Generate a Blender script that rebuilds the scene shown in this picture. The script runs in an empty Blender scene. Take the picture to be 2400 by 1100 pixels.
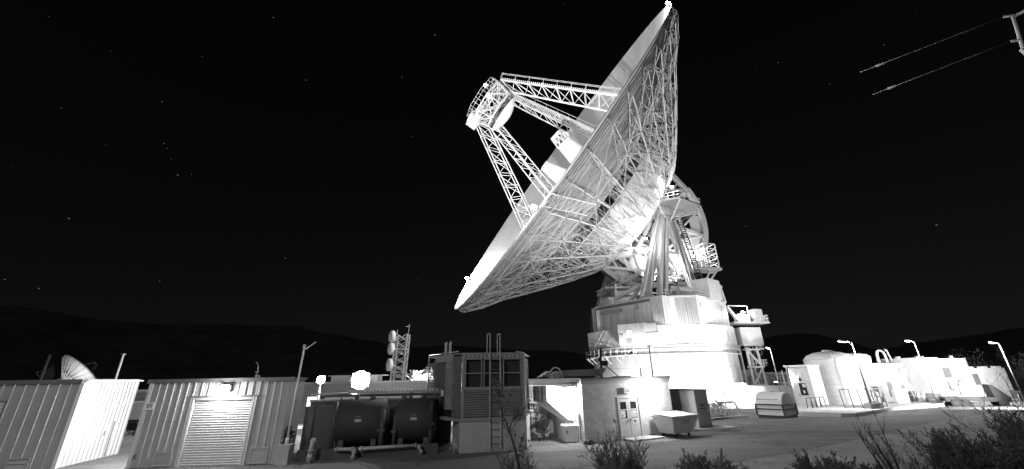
import bpy, math, random
from math import sin, cos, pi, radians as R, sqrt, atan2
from mathutils import Vector as V3, Matrix, noise

SC = bpy.context.scene
COL = SC.collection
rnd = random.Random(7)

# ------------------------------------------------------------------ camera
cam = bpy.data.cameras.new('camera')
cam.sensor_width = 36.0
cam.lens = 14.445
cam.shift_y = -0.025
cam.clip_start = 0.1
cam.clip_end = 20000
cam_ob = bpy.data.objects.new('camera', cam)
COL.objects.link(cam_ob)
rr, uu, ff = V3((0.99981, 0.00754, -0.01824)), V3((0.01974, -0.38189, 0.924)), V3((0.0, 0.92418, 0.38196))
cm = Matrix.Identity(4)
for i in range(3):
    cm[i][0], cm[i][1], cm[i][2] = rr[i], uu[i], -ff[i]
cm[2][3] = 3.2
cam_ob.matrix_world = cm
SC.camera = cam_ob

# ------------------------------------------------------------------ night sky, moon, exposure
SUN_EL, SUN_AZ = R(28), R(205)           # a low moon behind and to the left of the camera
world = bpy.data.worlds.new('World')
SC.world = world
world.use_nodes = True
wn = world.node_tree
wn.nodes.clear()
sky = wn.nodes.new('ShaderNodeTexSky')
sky.sky_type = 'NISHITA'
sky.sun_disc = False
sky.sun_elevation = SUN_EL
sky.sun_rotation = SUN_AZ
bw = wn.nodes.new('ShaderNodeRGBToBW')
bg = wn.nodes.new('ShaderNodeBackground')
bg.inputs['Strength'].default_value = 0.0010
wo = wn.nodes.new('ShaderNodeOutputWorld')
wn.links.new(sky.outputs[0], bw.inputs[0])
wn.links.new(bw.outputs[0], bg.inputs['Color'])
wn.links.new(bg.outputs[0], wo.inputs['Surface'])
moon = bpy.data.lights.new('moon_light', 'SUN')
moon.energy = 0.20
moon.angle = R(0.5)
moon_ob = bpy.data.objects.new('moon_light', moon)
md = V3((sin(SUN_AZ) * cos(SUN_EL), cos(SUN_AZ) * cos(SUN_EL), sin(SUN_EL)))
moon_ob.rotation_euler = md.to_track_quat('Z', 'Y').to_euler()
COL.objects.link(moon_ob)
SC.view_settings.view_transform = 'Standard'
SC.view_settings.look = 'None'
SC.view_settings.exposure = 0.0
SC.view_settings.gamma = 1.0
SC.view_settings.use_curve_mapping = False
SC.cycles.max_bounces = 5
SC.cycles.diffuse_bounces = 3
SC.cycles.glossy_bounces = 2
SC.cycles.transmission_bounces = 2
SC.cycles.sample_clamp_indirect = 6.0

# ------------------------------------------------------------------ materials (black and white)
MATS = {}
def mat(name, v, rough=0.6, metal=0.0, var=0.12, scale=1.5, bump=0.0, bscale=20, emit=0.0, stretch=(1, 1, 1), stain=0.0, spec=0.4, crack=0.0):
    m = bpy.data.materials.new(name)
    m.use_nodes = True
    nt = m.node_tree
    b = nt.nodes['Principled BSDF']
    b.inputs['Roughness'].default_value = rough
    b.inputs['Metallic'].default_value = metal
    b.inputs['Specular IOR Level'].default_value = spec
    b.inputs['Base Color'].default_value = (v, v, v, 1)
    if var > 0:
        tc = nt.nodes.new('ShaderNodeTexCoord')
        mp = nt.nodes.new('ShaderNodeMapping')
        mp.inputs['Scale'].default_value = stretch
        nz = nt.nodes.new('ShaderNodeTexNoise')
        nz.inputs['Scale'].default_value = scale
        nz.inputs['Detail'].default_value = 7
        nz.inputs['Roughness'].default_value = 0.65
        mr = nt.nodes.new('ShaderNodeMapRange')
        mr.inputs[1].default_value, mr.inputs[2].default_value = 0.28, 0.72
        mr.inputs[3].default_value, mr.inputs[4].default_value = v * (1 - var), min(0.95, v * (1 + var * .6))
        nt.links.new(tc.outputs['Object'], mp.inputs[0])
        nt.links.new(mp.outputs[0], nz.inputs['Vector'])
        nt.links.new(nz.outputs['Fac'], mr.inputs[0])
        out = mr.outputs[0]
        if stain > 0:
            n2 = nt.nodes.new('ShaderNodeTexNoise')
            n2.inputs['Scale'].default_value = scale * .31
            n2.inputs['Detail'].default_value = 9
            n2.inputs['Roughness'].default_value = 0.7
            nt.links.new(mp.outputs[0], n2.inputs['Vector'])
            m2 = nt.nodes.new('ShaderNodeMapRange')
            m2.inputs[1].default_value, m2.inputs[2].default_value = 0.5, 0.72
            m2.inputs[3].default_value, m2.inputs[4].default_value = 1.0, 1 - stain
            nt.links.new(n2.outputs['Fac'], m2.inputs[0])
            mu = nt.nodes.new('ShaderNodeMath'); mu.operation = 'MULTIPLY'
            nt.links.new(out, mu.inputs[0]); nt.links.new(m2.outputs[0], mu.inputs[1])
            out = mu.outputs[0]
        if crack > 0:
            vo = nt.nodes.new('ShaderNodeTexVoronoi'); vo.feature = 'DISTANCE_TO_EDGE'; vo.inputs['Scale'].default_value = crack
            n4 = nt.nodes.new('ShaderNodeTexNoise'); n4.inputs['Scale'].default_value = 1.3; n4.inputs['Detail'].default_value = 5
            ad = nt.nodes.new('ShaderNodeVectorMath'); ad.operation = 'ADD'
            nt.links.new(tc.outputs['Object'], n4.inputs['Vector']); nt.links.new(tc.outputs['Object'], ad.inputs[0]); nt.links.new(n4.outputs['Color'], ad.inputs[1]); nt.links.new(ad.outputs[0], vo.inputs['Vector'])
            m3 = nt.nodes.new('ShaderNodeMapRange'); m3.inputs[1].default_value, m3.inputs[2].default_value = .0, .016; m3.inputs[3].default_value, m3.inputs[4].default_value = .45, 1.0
            nt.links.new(vo.outputs['Distance'], m3.inputs[0])
            mu2 = nt.nodes.new('ShaderNodeMath'); mu2.operation = 'MULTIPLY'; nt.links.new(out, mu2.inputs[0]); nt.links.new(m3.outputs[0], mu2.inputs[1]); out = mu2.outputs[0]
        nt.links.new(out, b.inputs['Base Color'])
        if bump > 0:
            n3 = nt.nodes.new('ShaderNodeTexNoise')
            n3.inputs['Scale'].default_value = bscale
            n3.inputs['Detail'].default_value = 6
            nt.links.new(tc.outputs['Object'], n3.inputs['Vector'])
            bp = nt.nodes.new('ShaderNodeBump')
            bp.inputs['Strength'].default_value = bump
            bp.inputs['Distance'].default_value = 0.05
            nt.links.new(n3.outputs['Fac'], bp.inputs['Height'])
            nt.links.new(bp.outputs[0], b.inputs['Normal'])
    if emit > 0:
        b.inputs['Emission Color'].default_value = (1, 1, 1, 1)
        b.inputs['Emission Strength'].default_value = emit
    MATS[name] = m
    return m

mat('white_paint', .70, .5, var=.14, scale=.6, stain=.22)
mat('steel_white', .62, .5, var=.12, scale=.8, stain=.12)
mat('dish_paint', .55, .75, var=.10, scale=.22, stain=.22, spec=.15)
mat('dish_back', .46, .7, var=.10, scale=.5, spec=.2)
mat('stringer', .28, .6, var=.1)
mat('steel_grey', .42, .5, var=.15, scale=1.2)
mat('galvanised', .45, .45, var=.2, scale=3)
mat('shed_paint', .42, .45, var=.10, scale=.9, stain=.14)
mat('shed_seam', .62, .35, var=.05)
mat('shed_trim', .16, .5, var=.1)
mat('door_slat', .62, .45, var=.06)
mat('grey_cabinet', .19, .5, var=.12, scale=1.4, stain=.1)
mat('dark_paint', .075, .55, var=.25, scale=1.3, stain=.2)
mat('dark_tank', .05, .68, var=.25, scale=.9, stain=.25)
mat('black', .025, .6, var=.2)
mat('louvre_metal', .26, .5, var=.15)
mat('mesh_metal', .10, .6, var=.2)
mat('concrete', .40, .85, var=.14, scale=1.2, bump=.25, bscale=9, stain=.2)
mat('pad_concrete', .5, .85, var=.12, scale=.8, bump=.2, bscale=12)
mat('block_a', .58, .85, var=.07, scale=6, bump=.25, bscale=40)
mat('block_b', .54, .85, var=.07, scale=6, bump=.25, bscale=40)
mat('block_c', .62, .85, var=.07, scale=6, bump=.25, bscale=40)
mat('mortar', .52, .9, var=.1)
mat('dim_wall', .30, .8, var=.1)
mat('glass_dark', .03, .08, var=0, spec=.6)
mat('print_black', .03, .7, var=0)
mat('print_grey', .22, .7, var=0)
mat('paper', .78, .7, var=.03)
mat('bark', .045, .85, var=.3, scale=12)
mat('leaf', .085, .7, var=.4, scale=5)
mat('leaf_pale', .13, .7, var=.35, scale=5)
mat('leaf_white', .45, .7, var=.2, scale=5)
mat('rubber', .03, .8, var=.2)
mat('lamp_glow', .8, .5, var=0, emit=60)
mat('lamp_soft', .8, .5, var=0, emit=14)
mat('window_glow', .8, .5, var=0, emit=1.6)
mat('star_glow', .0, .5, var=0, emit=.22)
mat('dirt', .20, .95, var=.45, scale=.5, bump=.8, bscale=5, stain=.3)
mat('asphalt', .14, .9, var=.42, scale=.7, bump=.6, bscale=22, stain=.5, stretch=(.16, 1, 1), crack=.28)
mat('drum_paint', .68, .7, var=.22, scale=1.1, stain=.38, stretch=(1, 1, .07))
mat('clad_paint', .66, .5, var=.2, scale=.9, stain=.34, stretch=(1, 1, .12))
mat('litter', .20, .9, var=.4, scale=9)
mat('truss_paint', .46, .6, var=.12, scale=.8)
mat('hill', .05, 1.0, var=.7, scale=.035, stain=.5)
mat('hill_far', .035, 1.0, var=.3, scale=.006)
mat('rock', .16, .9, var=.3, scale=3, bump=.6, bscale=8)

# ------------------------------------------------------------------ mesh helpers
class MB:
    def __init__(s):
        s.v = []; s.f = []; s.sm = []
    def add(s, vs, fs, smooth=False):
        b = len(s.v)
        s.v += [tuple(x) for x in vs]
        for f in fs:
            s.f.append(tuple(b + i for i in f)); s.sm.append(smooth)
        return s
    def box(s, c, d, m=None):
        x, y, z = d[0] / 2, d[1] / 2, d[2] / 2
        vs = [V3((a * x, b * y, e * z)) for e in (-1, 1) for a, b in ((-1, -1), (1, -1), (1, 1), (-1, 1))]
        c = V3(c)
        vs = [(m @ p if m else p) + c for p in vs]
        return s.add(vs, [(3, 2, 1, 0), (4, 5, 6, 7), (0, 1, 5, 4), (1, 2, 6, 5), (2, 3, 7, 6), (3, 0, 4, 7)])
    def bb(s, x0, x1, y0, y1, z0, z1):
        return s.box(((x0 + x1) / 2, (y0 + y1) / 2, (z0 + z1) / 2), (x1 - x0, y1 - y0, z1 - z0))
    def tube(s, p, q, r, n=6, r2=None, caps=True, smooth=True):
        p, q = V3(p), V3(q)
        d = q - p
        if d.length < 1e-6: return s
        d.normalize()
        a = d.orthogonal().normalized(); b = d.cross(a)
        r2 = r if r2 is None else r2
        vs = [p + (a * cos(2 * pi * i / n) + b * sin(2 * pi * i / n)) * r for i in range(n)]
        vs += [q + (a * cos(2 * pi * i / n) + b * sin(2 * pi * i / n)) * r2 for i in range(n)]
        fs = [(i, (i + 1) % n, n + (i + 1) % n, n + i) for i in range(n)]
        s.add(vs, fs, smooth and n > 4)
        if caps:
            b0 = len(s.v) - 2 * n
            s.f.append(tuple(b0 + i for i in reversed(range(n)))); s.sm.append(False)
            s.f.append(tuple(b0 + n + i for i in range(n))); s.sm.append(False)
        return s
    def bar(s, p, q, w, h=None, up=(0, 0, 1)):
        p, q = V3(p), V3(q); h = h or w
        d = q - p; L = d.length
        if L < 1e-6: return s
        d.normalize(); up = V3(up)
        if abs(d.dot(up)) > .98: up = V3((1, 0, 0)) if abs(d.x) < .9 else V3((0, 1, 0))
        x = d.cross(up).normalized(); y = x.cross(d)
        vs = [e + x * (i * w / 2) + y * (j * h / 2) for e in (p, q) for i, j in ((-1, -1), (1, -1), (1, 1), (-1, 1))]
        return s.add(vs, [(0, 1, 2, 3), (7, 6, 5, 4), (1, 0, 4, 5), (2, 1, 5, 6), (3, 2, 6, 7), (0, 3, 7, 4)])
    def path(s, pts, r, n=6):
        for a, b in zip(pts, pts[1:]): s.tube(a, b, r, n)
        return s
    def prism(s, poly, z0, z1, top=None):
        n = len(poly); top = top or poly
        vs = [(x, y, z0) for x, y in poly] + [(x, y, z1) for x, y in top]
        fs = [(i, (i + 1) % n, n + (i + 1) % n, n + i) for i in range(n)]
        fs += [tuple(reversed(range(n))), tuple(range(n, 2 * n))]
        return s.add(vs, fs)
    def lathe(s, prof, n=32, smooth=True, a0=0.0, a1=2 * pi):
        full = abs(a1 - a0 - 2 * pi) < 1e-6
        m = n if full else n + 1
        vs = [(r * cos(a0 + (a1 - a0) * i / n), r * sin(a0 + (a1 - a0) * i / n), z) for r, z in prof for i in range(m)]
        fs = []
        for k in range(len(prof) - 1):
            for i in range(n):
                j = (i + 1) % m if full else i + 1
                fs.append((k * m + i, k * m + j, (k + 1) * m + j, (k + 1) * m + i))
        return s.add(vs, fs, smooth)
    def moved(s, m):
        s.v = [tuple(m @ V3(p)) for p in s.v]; return s
    def mesh(s, name, m):
        me = bpy.data.meshes.new(name)
        me.from_pydata(s.v, [], s.f)
        me.polygons.foreach_set('use_smooth', s.sm)
        if m: me.materials.append(MATS[m] if isinstance(m, str) else m)
        me.update()
        return me

def tag(o, label=None, cat=None, group=None, kind=None):
    if label: o['label'] = label
    if cat: o['category'] = cat
    if group: o['group'] = group
    if kind: o['kind'] = kind
    return o
def thing(name, label, cat, loc=(0, 0, 0), rz=0.0, group=None):
    o = bpy.data.objects.new(name, None); COL.objects.link(o)
    o.location = loc; o.rotation_euler = (0, 0, rz)
    o.empty_display_size = .2
    return tag(o, label, cat, group)
def link(name, me, parent=None, loc=None, rot=None):
    o = bpy.data.objects.new(name, me); COL.objects.link(o)
    if parent: o.parent = parent
    if loc is not None: o.location = loc
    if rot is not None: o.rotation_euler = rot
    return o
def part(name, mb, m, parent=None, loc=None, rot=None, label=None, kind=None):
    if parent is not None and parent.get('world'):
        o = V3(parent['world']); mb.v = [tuple(V3(p) - o) for p in mb.v]
    ob = link(name, mb.mesh(name, m), parent, loc, rot)
    return tag(ob, label, None, None, kind)
def wthing(name, label, cat, loc, group=None):
    """a thing whose parts are given in world coordinates"""
    o = thing(name, label, cat, loc, 0, group); o['world'] = list(loc); return o
def single(name, mb, m, label, cat, loc=(0, 0, 0), rz=0, group=None):
    ob = link(name, mb.mesh(name, m), None, loc, (0, 0, rz)); return tag(ob, label, cat, group)
def light(name, parent, loc, power, kind='POINT', size=.12, aim=None, angle=120, blend=.5):
    l = bpy.data.lights.new(name, kind); l.energy = power; l.shadow_soft_size = size
    if kind == 'SPOT': l.spot_size = R(angle); l.spot_blend = blend
    o = bpy.data.objects.new(name, l); COL.objects.link(o); o.parent = parent; o.location = loc
    if aim is not None: o.rotation_euler = (V3(loc) - V3(aim)).to_track_quat('Z', 'Y').to_euler()
    return o
def text(name, s, size, m, parent, loc, rot, extrude=.004):
    c = bpy.data.curves.new(name, 'FONT'); c.body = s; c.size = size; c.extrude = extrude
    c.align_x = 'CENTER'; c.align_y = 'CENTER'; c.materials.append(MATS[m]); c.resolution_u = 3
    o = bpy.data.objects.new(name, c); me = bpy.data.meshes.new_from_object(o); me.materials.clear(); me.materials.append(MATS[m])
    bpy.data.objects.remove(o); bpy.data.curves.remove(c)
    return tag(link(name, me, parent, loc, rot), None, None, None, 'stuff')
def copy_tree(o, parent=None):
    c = o.copy(); COL.objects.link(c)
    if parent is not None: c.parent = parent
    for ch in list(o.children): copy_tree(ch, c)
    return c

# ================================================================== SETTING
def ground_z(x, y):
    pts = [(0, 1.7), (7, 1.5), (10, .85), (14.5, 0), (29, 0), (65, -1.3), (400, -1.3)]
    if y <= 0: z = 1.75
    else:
        z = -1.3
        for (a, za), (b, zb) in zip(pts, pts[1:]):
            if a <= y <= b: z = za + (zb - za) * (y - a) / (b - a); break
    return z
def grid(xs, ys, f):
    mb = MB(); n = len(xs)
    vs = [(x, y, f(x, y)) for y in ys for x in xs]
    fs = [(j * n + i, j * n + i + 1, (j + 1) * n + i + 1, (j + 1) * n + i) for j in range(len(ys) - 1) for i in range(n - 1)]
    return mb.add(vs, fs, True)
xs = [-6000, -2500, -900, -400, -180] + [-100 + i * 2.0 for i in range(101)] + [180, 400, 900, 2500, 6000]
ys = [-300, -60, -15, -6] + [i * .75 for i in range(0, 30)] + [23 + i * 2 for i in range(0, 34)] + [100, 130, 200, 300, 500, 1000, 2500, 6000]
g = part('ground', grid(xs, ys, lambda x, y: ground_z(x, y) + (noise.noise((x * .5, y * .5, 0)) * .03 if abs(x) < 110 and -7 < y < 95 else 0)), 'dirt')
tag(g, 'pale desert ground of packed dirt and gravel', None, None, 'structure')
# road: passes in front of the white-lit sheds and the block building and swings away to the right
rp = [(-14, 16.2, 19.0), (-9, 16.3, 20.6), (-4, 16.4, 21.6), (0, 16.6, 22.2), (4, 17, 23.6), (8, 18, 25.4), (12, 20, 28.6), (18, 23.5, 36.0), (26, 29, 41.5), (36, 36, 48), (50, 45.5, 56.5), (70, 55, 64), (100, 68, 76)]
mb = MB(); vs = []; fs = []
NW = 10
def lerp_road(x):
    for (a, l0, h0), (b, l1, h1) in zip(rp, rp[1:]):
        if a <= x <= b:
            t = (x - a) / (b - a); return l0 + (l1 - l0) * t, h0 + (h1 - h0) * t
rx = [-14 + i * 1.0 for i in range(115)]
for x in rx:
    lo, hi = lerp_road(min(x, 100))
    for k in range(NW + 1):
        y = lo + (hi - lo) * k / NW
        vs.append((x, y, ground_z(x, y) - .05 + .12 * sin(pi * k / NW) ** .45))
for i in range(len(rx) - 1):
    for k in range(NW):
        a = i * (NW + 1) + k
        fs.append((a, a + NW + 1, a + NW + 2, a + 1))
mb.add(vs, fs, True)
tag(part('road', mb, 'asphalt'), 'worn grey service road crossing in front of the buildings', None, None, 'structure')

def hills(name, prof, dist, depth, m, seed, label, amp, ext=None):
    prof = ext or prof
    mb = MB(); vs = []; fs = []
    azs = [prof[0][0] + (prof[-1][0] - prof[0][0]) * i / 150 for i in range(151)]
    rows = 16
    for az in azs:
        for (a, e0), (b, e1) in zip(prof, prof[1:]):
            if a <= az <= b + 1e-6:
                t = (az - a) / (b - a); t = t * t * (3 - 2 * t) * .5 + t * .5
                el = e0 + (e1 - e0) * t; break
        for k in range(rows + 1):
            t = k / rows
            d = dist + depth * (t - 1)
            top = el * dist + 3.2
            h = top * (sin(t * pi / 2) ** 1.25)
            x, y = sin(R(az)) * d, cos(R(az)) * d
            if 0 < k < rows:
                h += amp * noise.noise((x * .012 + seed, y * .012, 0)) * sin(pi * t) + amp * .45 * noise.noise((x * .05 + seed, y * .05, 3)) * sin(pi * t)
            elif k == rows:
                h += amp * .12 * noise.noise((az * 1.7, seed, 0))
            vs.append((x, y, h - 2.5 * (1 - t)))
        d = dist * 1.35
        vs.append((sin(R(az)) * d, cos(R(az)) * d, -5))
    c = rows + 2
    for i in range(150):
        for k in range(c - 1):
            a = i * c + k
            fs.append((a, a + c, a + c + 1, a + 1))
    mb.add(vs, fs, True)
    tag(part(name, mb, m), label, None, None, 'structure')
hills('hills', None, 900, 430, 'hill', 1.3, 'dark rounded desert hill behind the sheds on the left', 9,
      [(-88, .06), (-70, .10), (-60, .115), (-51.2, .1134), (-48.6, .1096), (-44.1, .1009), (-39.2, .1006), (-33.5, .1042), (-27.9, .1056), (-23.1, .093), (-19, .0806), (-15.8, .0718), (-13.7, .066), (-9, .05), (-2, .02), (4, -.004)])
hills('hills', None, 1900, 700, 'hill', 4.1, 'low dark hill ridge behind the louvred tower and block building', 12,
      [(-26, .01), (-18.9, .0628), (-13.7, .069), (-8.8, .0723), (-3.2, .0646), (1.3, .0586), (5.8, .0568), (10.7, .0409), (13.3, .036), (20, .022), (26, .02), (32, .0)])
hills('hills', None, 2600, 900, 'hill_far', 9.7, 'dark mountain ridge behind the buildings on the right', 16,
      [(12, .0), (20, .03), (25.7, .0392), (29.1, .0612), (31.8, .0691), (33.4, .0704), (34.9, .0662), (36.7, .0557), (38, .0475), (39.8, .0341), (41.2, .0377), (43.2, .0438), (45, .0463), (47.3, .0505), (49.9, .0565), (56, .07), (66, .075), (80, .05)])

# stars: short trails of the long exposure are left as single points of light far away
mb = MB()
for i in range(150):
    az = R(rnd.uniform(-62, 62)); el = R(rnd.uniform(7, 62) if rnd.random() < .75 else rnd.uniform(7, 35))
    d = V3((sin(az) * cos(el), cos(az) * cos(el), sin(el))) * 9000
    sz = 1.5 + 6.0 * rnd.random() ** 4
    t = V3((0, 0, 1)).cross(d).normalized(); u = d.cross(t).normalized()
    n = d.normalized()
    mb.add([d + t * sz * 2.4 + u * sz * .5, d + u * sz * .8, d - t * sz * 2.4 - u * sz * .5, d - u * sz * .8, d + n * sz, d - n * sz],
           [(0, 1, 4), (1, 2, 4), (2, 3, 4), (3, 0, 4), (1, 0, 5), (2, 1, 5), (3, 2, 5), (0, 3, 5)])
tag(part('stars', mb, 'star_glow'), 'faint scattered stars in the black night sky', None, None, 'stuff')


# ================================================================== THE BIG ANTENNA
PC = V3((27.5, 81.8, -1.3))                       # centre of the pedestal on the ground
ANT = thing('dish_antenna', 'huge white steel dish antenna tilted up to the left on its tracked steel base', 'dish antenna', PC)
az, el = R(-107.5), R(31.9)
ax = V3((sin(az) * cos(el), cos(az) * cos(el), sin(el)))          # the way the dish looks
nx = V3((-cos(az), sin(az), 0))                                    # horizontal, towards the road
ny = ax.cross(nx)                                                  # up along the rim plane
RIM_C = V3((8.57, 75.38, 44.28))
DEPTH = 35 * 35 / 108.0
VTX = RIM_C - ax * DEPTH
DM = Matrix.Identity(4)
for i in range(3):
    DM[i][0], DM[i][1], DM[i][2], DM[i][3] = nx[i], ny[i], ax[i], (VTX - PC)[i]
def dpart(name, mb, m, label=None, kind=None):
    o = part(name, mb, m, ANT, None, None, label, kind); o.matrix_local = DM; return o

def par(r): return r * r / 108.0
# reflector skin: front and back a hand apart
mb = MB()
rs = [0.01, 2, 4.5, 7, 10, 13, 16, 19, 22, 25, 27.5, 30, 32, 33.6, 35]
mb.lathe([(r, par(r)) for r in rs], 96)
refl = dpart('reflector', mb, 'dish_paint')
mb = MB()
mb.lathe([(r, par(r) - .16) for r in reversed(rs)], 96)
mb.lathe([(35, par(35) - .16), (35.06, par(35) - .08), (35, par(35))], 96)
sk = part('back_skin', mb, 'dish_back', refl)
# concentric stringers behind the panels, one object for each hoop
for k in range(30):
    r = 34.7 - k * .62
    mb = MB()
    n = 96
    vs = []
    for i in range(n):
        c, s = cos(2 * pi * i / n), sin(2 * pi * i / n)
        z = par(r) - .18
        vs += [(c * (r + .06), s * (r + .06), z), (c * (r + .06), s * (r + .06), z - .17), (c * (r - .06), s * (r - .06), z - .17)]
    fs = []
    for i in range(n):
        j = (i + 1) % n
        fs += [(3 * i, 3 * j, 3 * j + 1, 3 * i + 1), (3 * i + 1, 3 * j + 1, 3 * j + 2, 3 * i + 2)]
    mb.add(vs, fs)
    part('panel_stringer', mb, 'stringer', refl)

# backup structure: 48 radial rib trusses, hoops and diagonals
ST = [(34.7, 9.75), (32.2, 7.4), (29.2, 5.2), (25.6, 1.9), (21.8, -1.5), (18.2, -4.6), (15, -7.1), (12, -8.2)]
NR = 48
top = [V3((r, 0, par(r) - .75)) for r, z in ST]
bot = [V3((r, 0, z)) for r, z in ST]
def rib_mesh(main):
    mb = MB(); w = .115 if main else .07
    for i in range(len(ST) - 1):
        mb.bar(bot[i], bot[i + 1], w * 1.35); mb.bar(top[i], top[i + 1], w * .9)
        if i % 2: mb.bar(top[i], bot[i + 1], w * .72)
        else: mb.bar(bot[i], top[i + 1], w * .72)
    for i in range(len(ST)):
        mb.bar(top[i], bot[i], w * .75)
        mb.bar(top[i], top[i] + V3((0, 0, .55)), .12)
        mid = (top[i] + bot[i]) / 2
        if main and i < len(ST) - 1 and i > 1: mb.bar(mid, (top[i + 1] + bot[i + 1]) / 2, w * .5)
    return mb
mb = MB()
def rot(p, k): 
    a = 2 * pi * k / NR; return V3((p.x * cos(a) - p.y * sin(a), p.x * sin(a) + p.y * cos(a), p.z))
for k in range(NR):
    for i in range(len(ST)):
        mb.bar(rot(bot[i], k), rot(bot[i], k + 1), .11); 
        mb.bar(rot(top[i], k), rot(top[i], k + 1), .09)
        if i < len(ST) - 1:
            if (k + i) % 2: mb.bar(rot(bot[i], k), rot(bot[i + 1], k + 1), .075)
            else: mb.bar(rot(bot[i], k + 1), rot(bot[i + 1], k), .075)
            if k % 2: mb.bar(rot(top[i], k), rot(top[i + 1], k + 1), .06)
            mb.bar(rot(bot[i], k), rot(top[i + 1], k + 1), .06)
            m0 = (top[i] + bot[i]) / 2
            if i > 1: mb.bar(rot(m0, k), rot(m0, k + 1), .065)
back = dpart('back_truss', mb, 'truss_paint')
for main in (True, False):
    me = rib_mesh(main).mesh('rib', 'truss_paint')
    for k in range(0 if main else 1, NR, 2):
        o = link('rib', me, back, None, (0, 0, 2 * pi * k / NR))
# gusset plates at the rim joints
mb = MB()
for k in range(NR):
    for i in range(1, 5):
        p = rot(bot[i], k); mb.box(p, (.3, .3, .3))
part('gusset', mb, 'stringer', back, kind='stuff')

# hub: the square girder box behind the vertex
mb = MB()
mb.lathe([(12.0, -1.5), (12.0, -6.2), (10.5, -8.6), (.1, -8.6)], 24, False)
hub = dpart('hub_girder', mb, 'white_paint')
mb = MB()
for k in range(12):
    a = pi * k / 6
    mb.bar((12.1 * cos(a), 12.1 * sin(a), -1.6), (12.1 * cos(a + pi / 6), 12.1 * sin(a + pi / 6), -6.1), .35)
    mb.bar((12.2 * cos(a), 12.2 * sin(a), -1.5), (12.2 * cos(a), 12.2 * sin(a), -6.3), .45)
part('web_brace', mb, 'steel_white', hub)

# truss legs of the quadripod
def box_truss(name, o0, i0, o1, i1, wdir, w, nb, chord, brace, stairs=False):
    """outer and inner end points at foot and head; four chords as sub-parts, the lattice as the part itself"""
    wd = wdir.normalized() * (w / 2)
    lines = [(o0 + wd, o1 + wd * .8), (o0 - wd, o1 - wd * .8), (i0 - wd, i1 - wd * .8), (i0 + wd, i1 + wd * .8)]
    at = lambda k, t: lines[k][0].lerp(lines[k][1], t)
    mb = MB()
    for b in range(nb):
        t0, t1 = b / nb, (b + 1) / nb
        for k in range(4):
            q = (k + 1) % 4
            mb.bar(at(k, t1), at(q, t1), brace)
            if k in (1, 3):
                if b % 2: mb.bar(at(k, t0), at(q, t1), brace)
                else: mb.bar(at(q, t0), at(k, t1), brace) if k == 1 else mb.bar(at(k, t1), at(q, t0), brace)
    leg = dpart(name, mb, 'white_paint')
    for p, q in lines:
        part('chord', MB().bar(p, q, chord, chord, wd), 'white_paint', leg)
    if stairs:
        sb = MB(); n = nb * 7
        off = (o0 - i0).normalized() * .35
        for k in range(n):
            t = (k + .5) / n
            sb.bar(at(0, t) + off, at(1, t) + off, .16, .22)
        part('stair_treads', sb, 'white_paint', leg)
        hb = MB()
        for kk in (0, 1):
            up = (o0 - i0).normalized() * 1.35
            hb.bar(at(kk, 0.02) + up, at(kk, 1) + up, .07)
            for k in range(nb + 1): hb.bar(at(kk, k / nb), at(kk, k / nb) + up, .06)
        part('handrail', hb, 'steel_white', leg)
    return leg
AP = V3((0, 3.5, 29.8))                            # apex point in the dish frame
legs = [(52, 19.0, True), (100, 16.0, True), (175, 14.5, False), (212, 18.0, False)]
# corners of the apex frame that the legs run into
for th, r, st in legs:
    d = V3((cos(R(th)), sin(R(th)), 0)); w = V3((-d.y, d.x, 0))
    f0 = d * (r + 1.7); f0.z = par(r + 1.7) + .1
    f1 = d * (r - 1.7); f1.z = par(r - 1.7) + .1
    h0 = AP + d * 5.2 + V3((0, 0, .3)); h1 = AP + d * 4.6 + V3((0, 0, -3.2))
    box_truss('quadripod_leg', f0, f1, h0, h1, w, 1.7, 10, .19, .10, st)
# apex frame: two octagon rings joined by a web, a walkway and a rail on top
def ring_pts(r, z, n=8, ph=pi / 8): return [AP + V3((r * cos(ph + 2 * pi * k / n), r * sin(ph + 2 * pi * k / n), z)) for k in range(n)]
mb = MB()
t8, b8 = ring_pts(5.0, .3), ring_pts(4.3, -2.9)
for k in range(8):
    j = (k + 1) % 8
    mb.bar(t8[k], t8[j], .28); mb.bar(b8[k], b8[j], .26); mb.bar(t8[k], b8[k], .2)
    mb.bar(t8[k], b8[j], .18) if k % 2 else mb.bar(b8[k], t8[j], .18)
    mb.bar(t8[k], AP + V3((0, 0, .3)), .22); mb.bar(b8[k], AP + V3((0, 0, -2.6)), .2); mb.bar(t8[k], AP + V3((0, 0, -2.6)), .16)
for k in range(40):
    p = AP + V3((rnd.uniform(-3, 3), rnd.uniform(-3, 3), rnd.uniform(-3, .2))); q = p + V3((rnd.uniform(-2, 2), rnd.uniform(-2, 2), rnd.uniform(-1, 1)))
    mb.bar(p, q, .11)
apex = dpart('apex_frame', mb, 'steel_white')
mb = MB()
for z in (1.0, 1.6):
    for k in range(8): mb.bar(t8[k] * 1.0 + V3((0, 0, z)), t8[(k + 1) % 8] + V3((0, 0, z)), .07)
for k in range(8):
    for t in (0, .25, .5, .75):
        p = t8[k].lerp(t8[(k + 1) % 8], t); mb.bar(p, p + V3((0, 0, 1.6)), .06)
part('handrail', mb, 'steel_white', apex)
mb = MB()
mb.lathe([(2.2, -.2), (2.2, .25), (0.05, .25)], 12, False); mb.moved(Matrix.Translation(AP + V3((-2.4, -3.0, .4))))
mb.box(AP + V3((-2.3, -4.3, .3)), (3.4, 1.6, 2.2))
part('equipment_cabin', mb, 'white_paint', apex)
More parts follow.
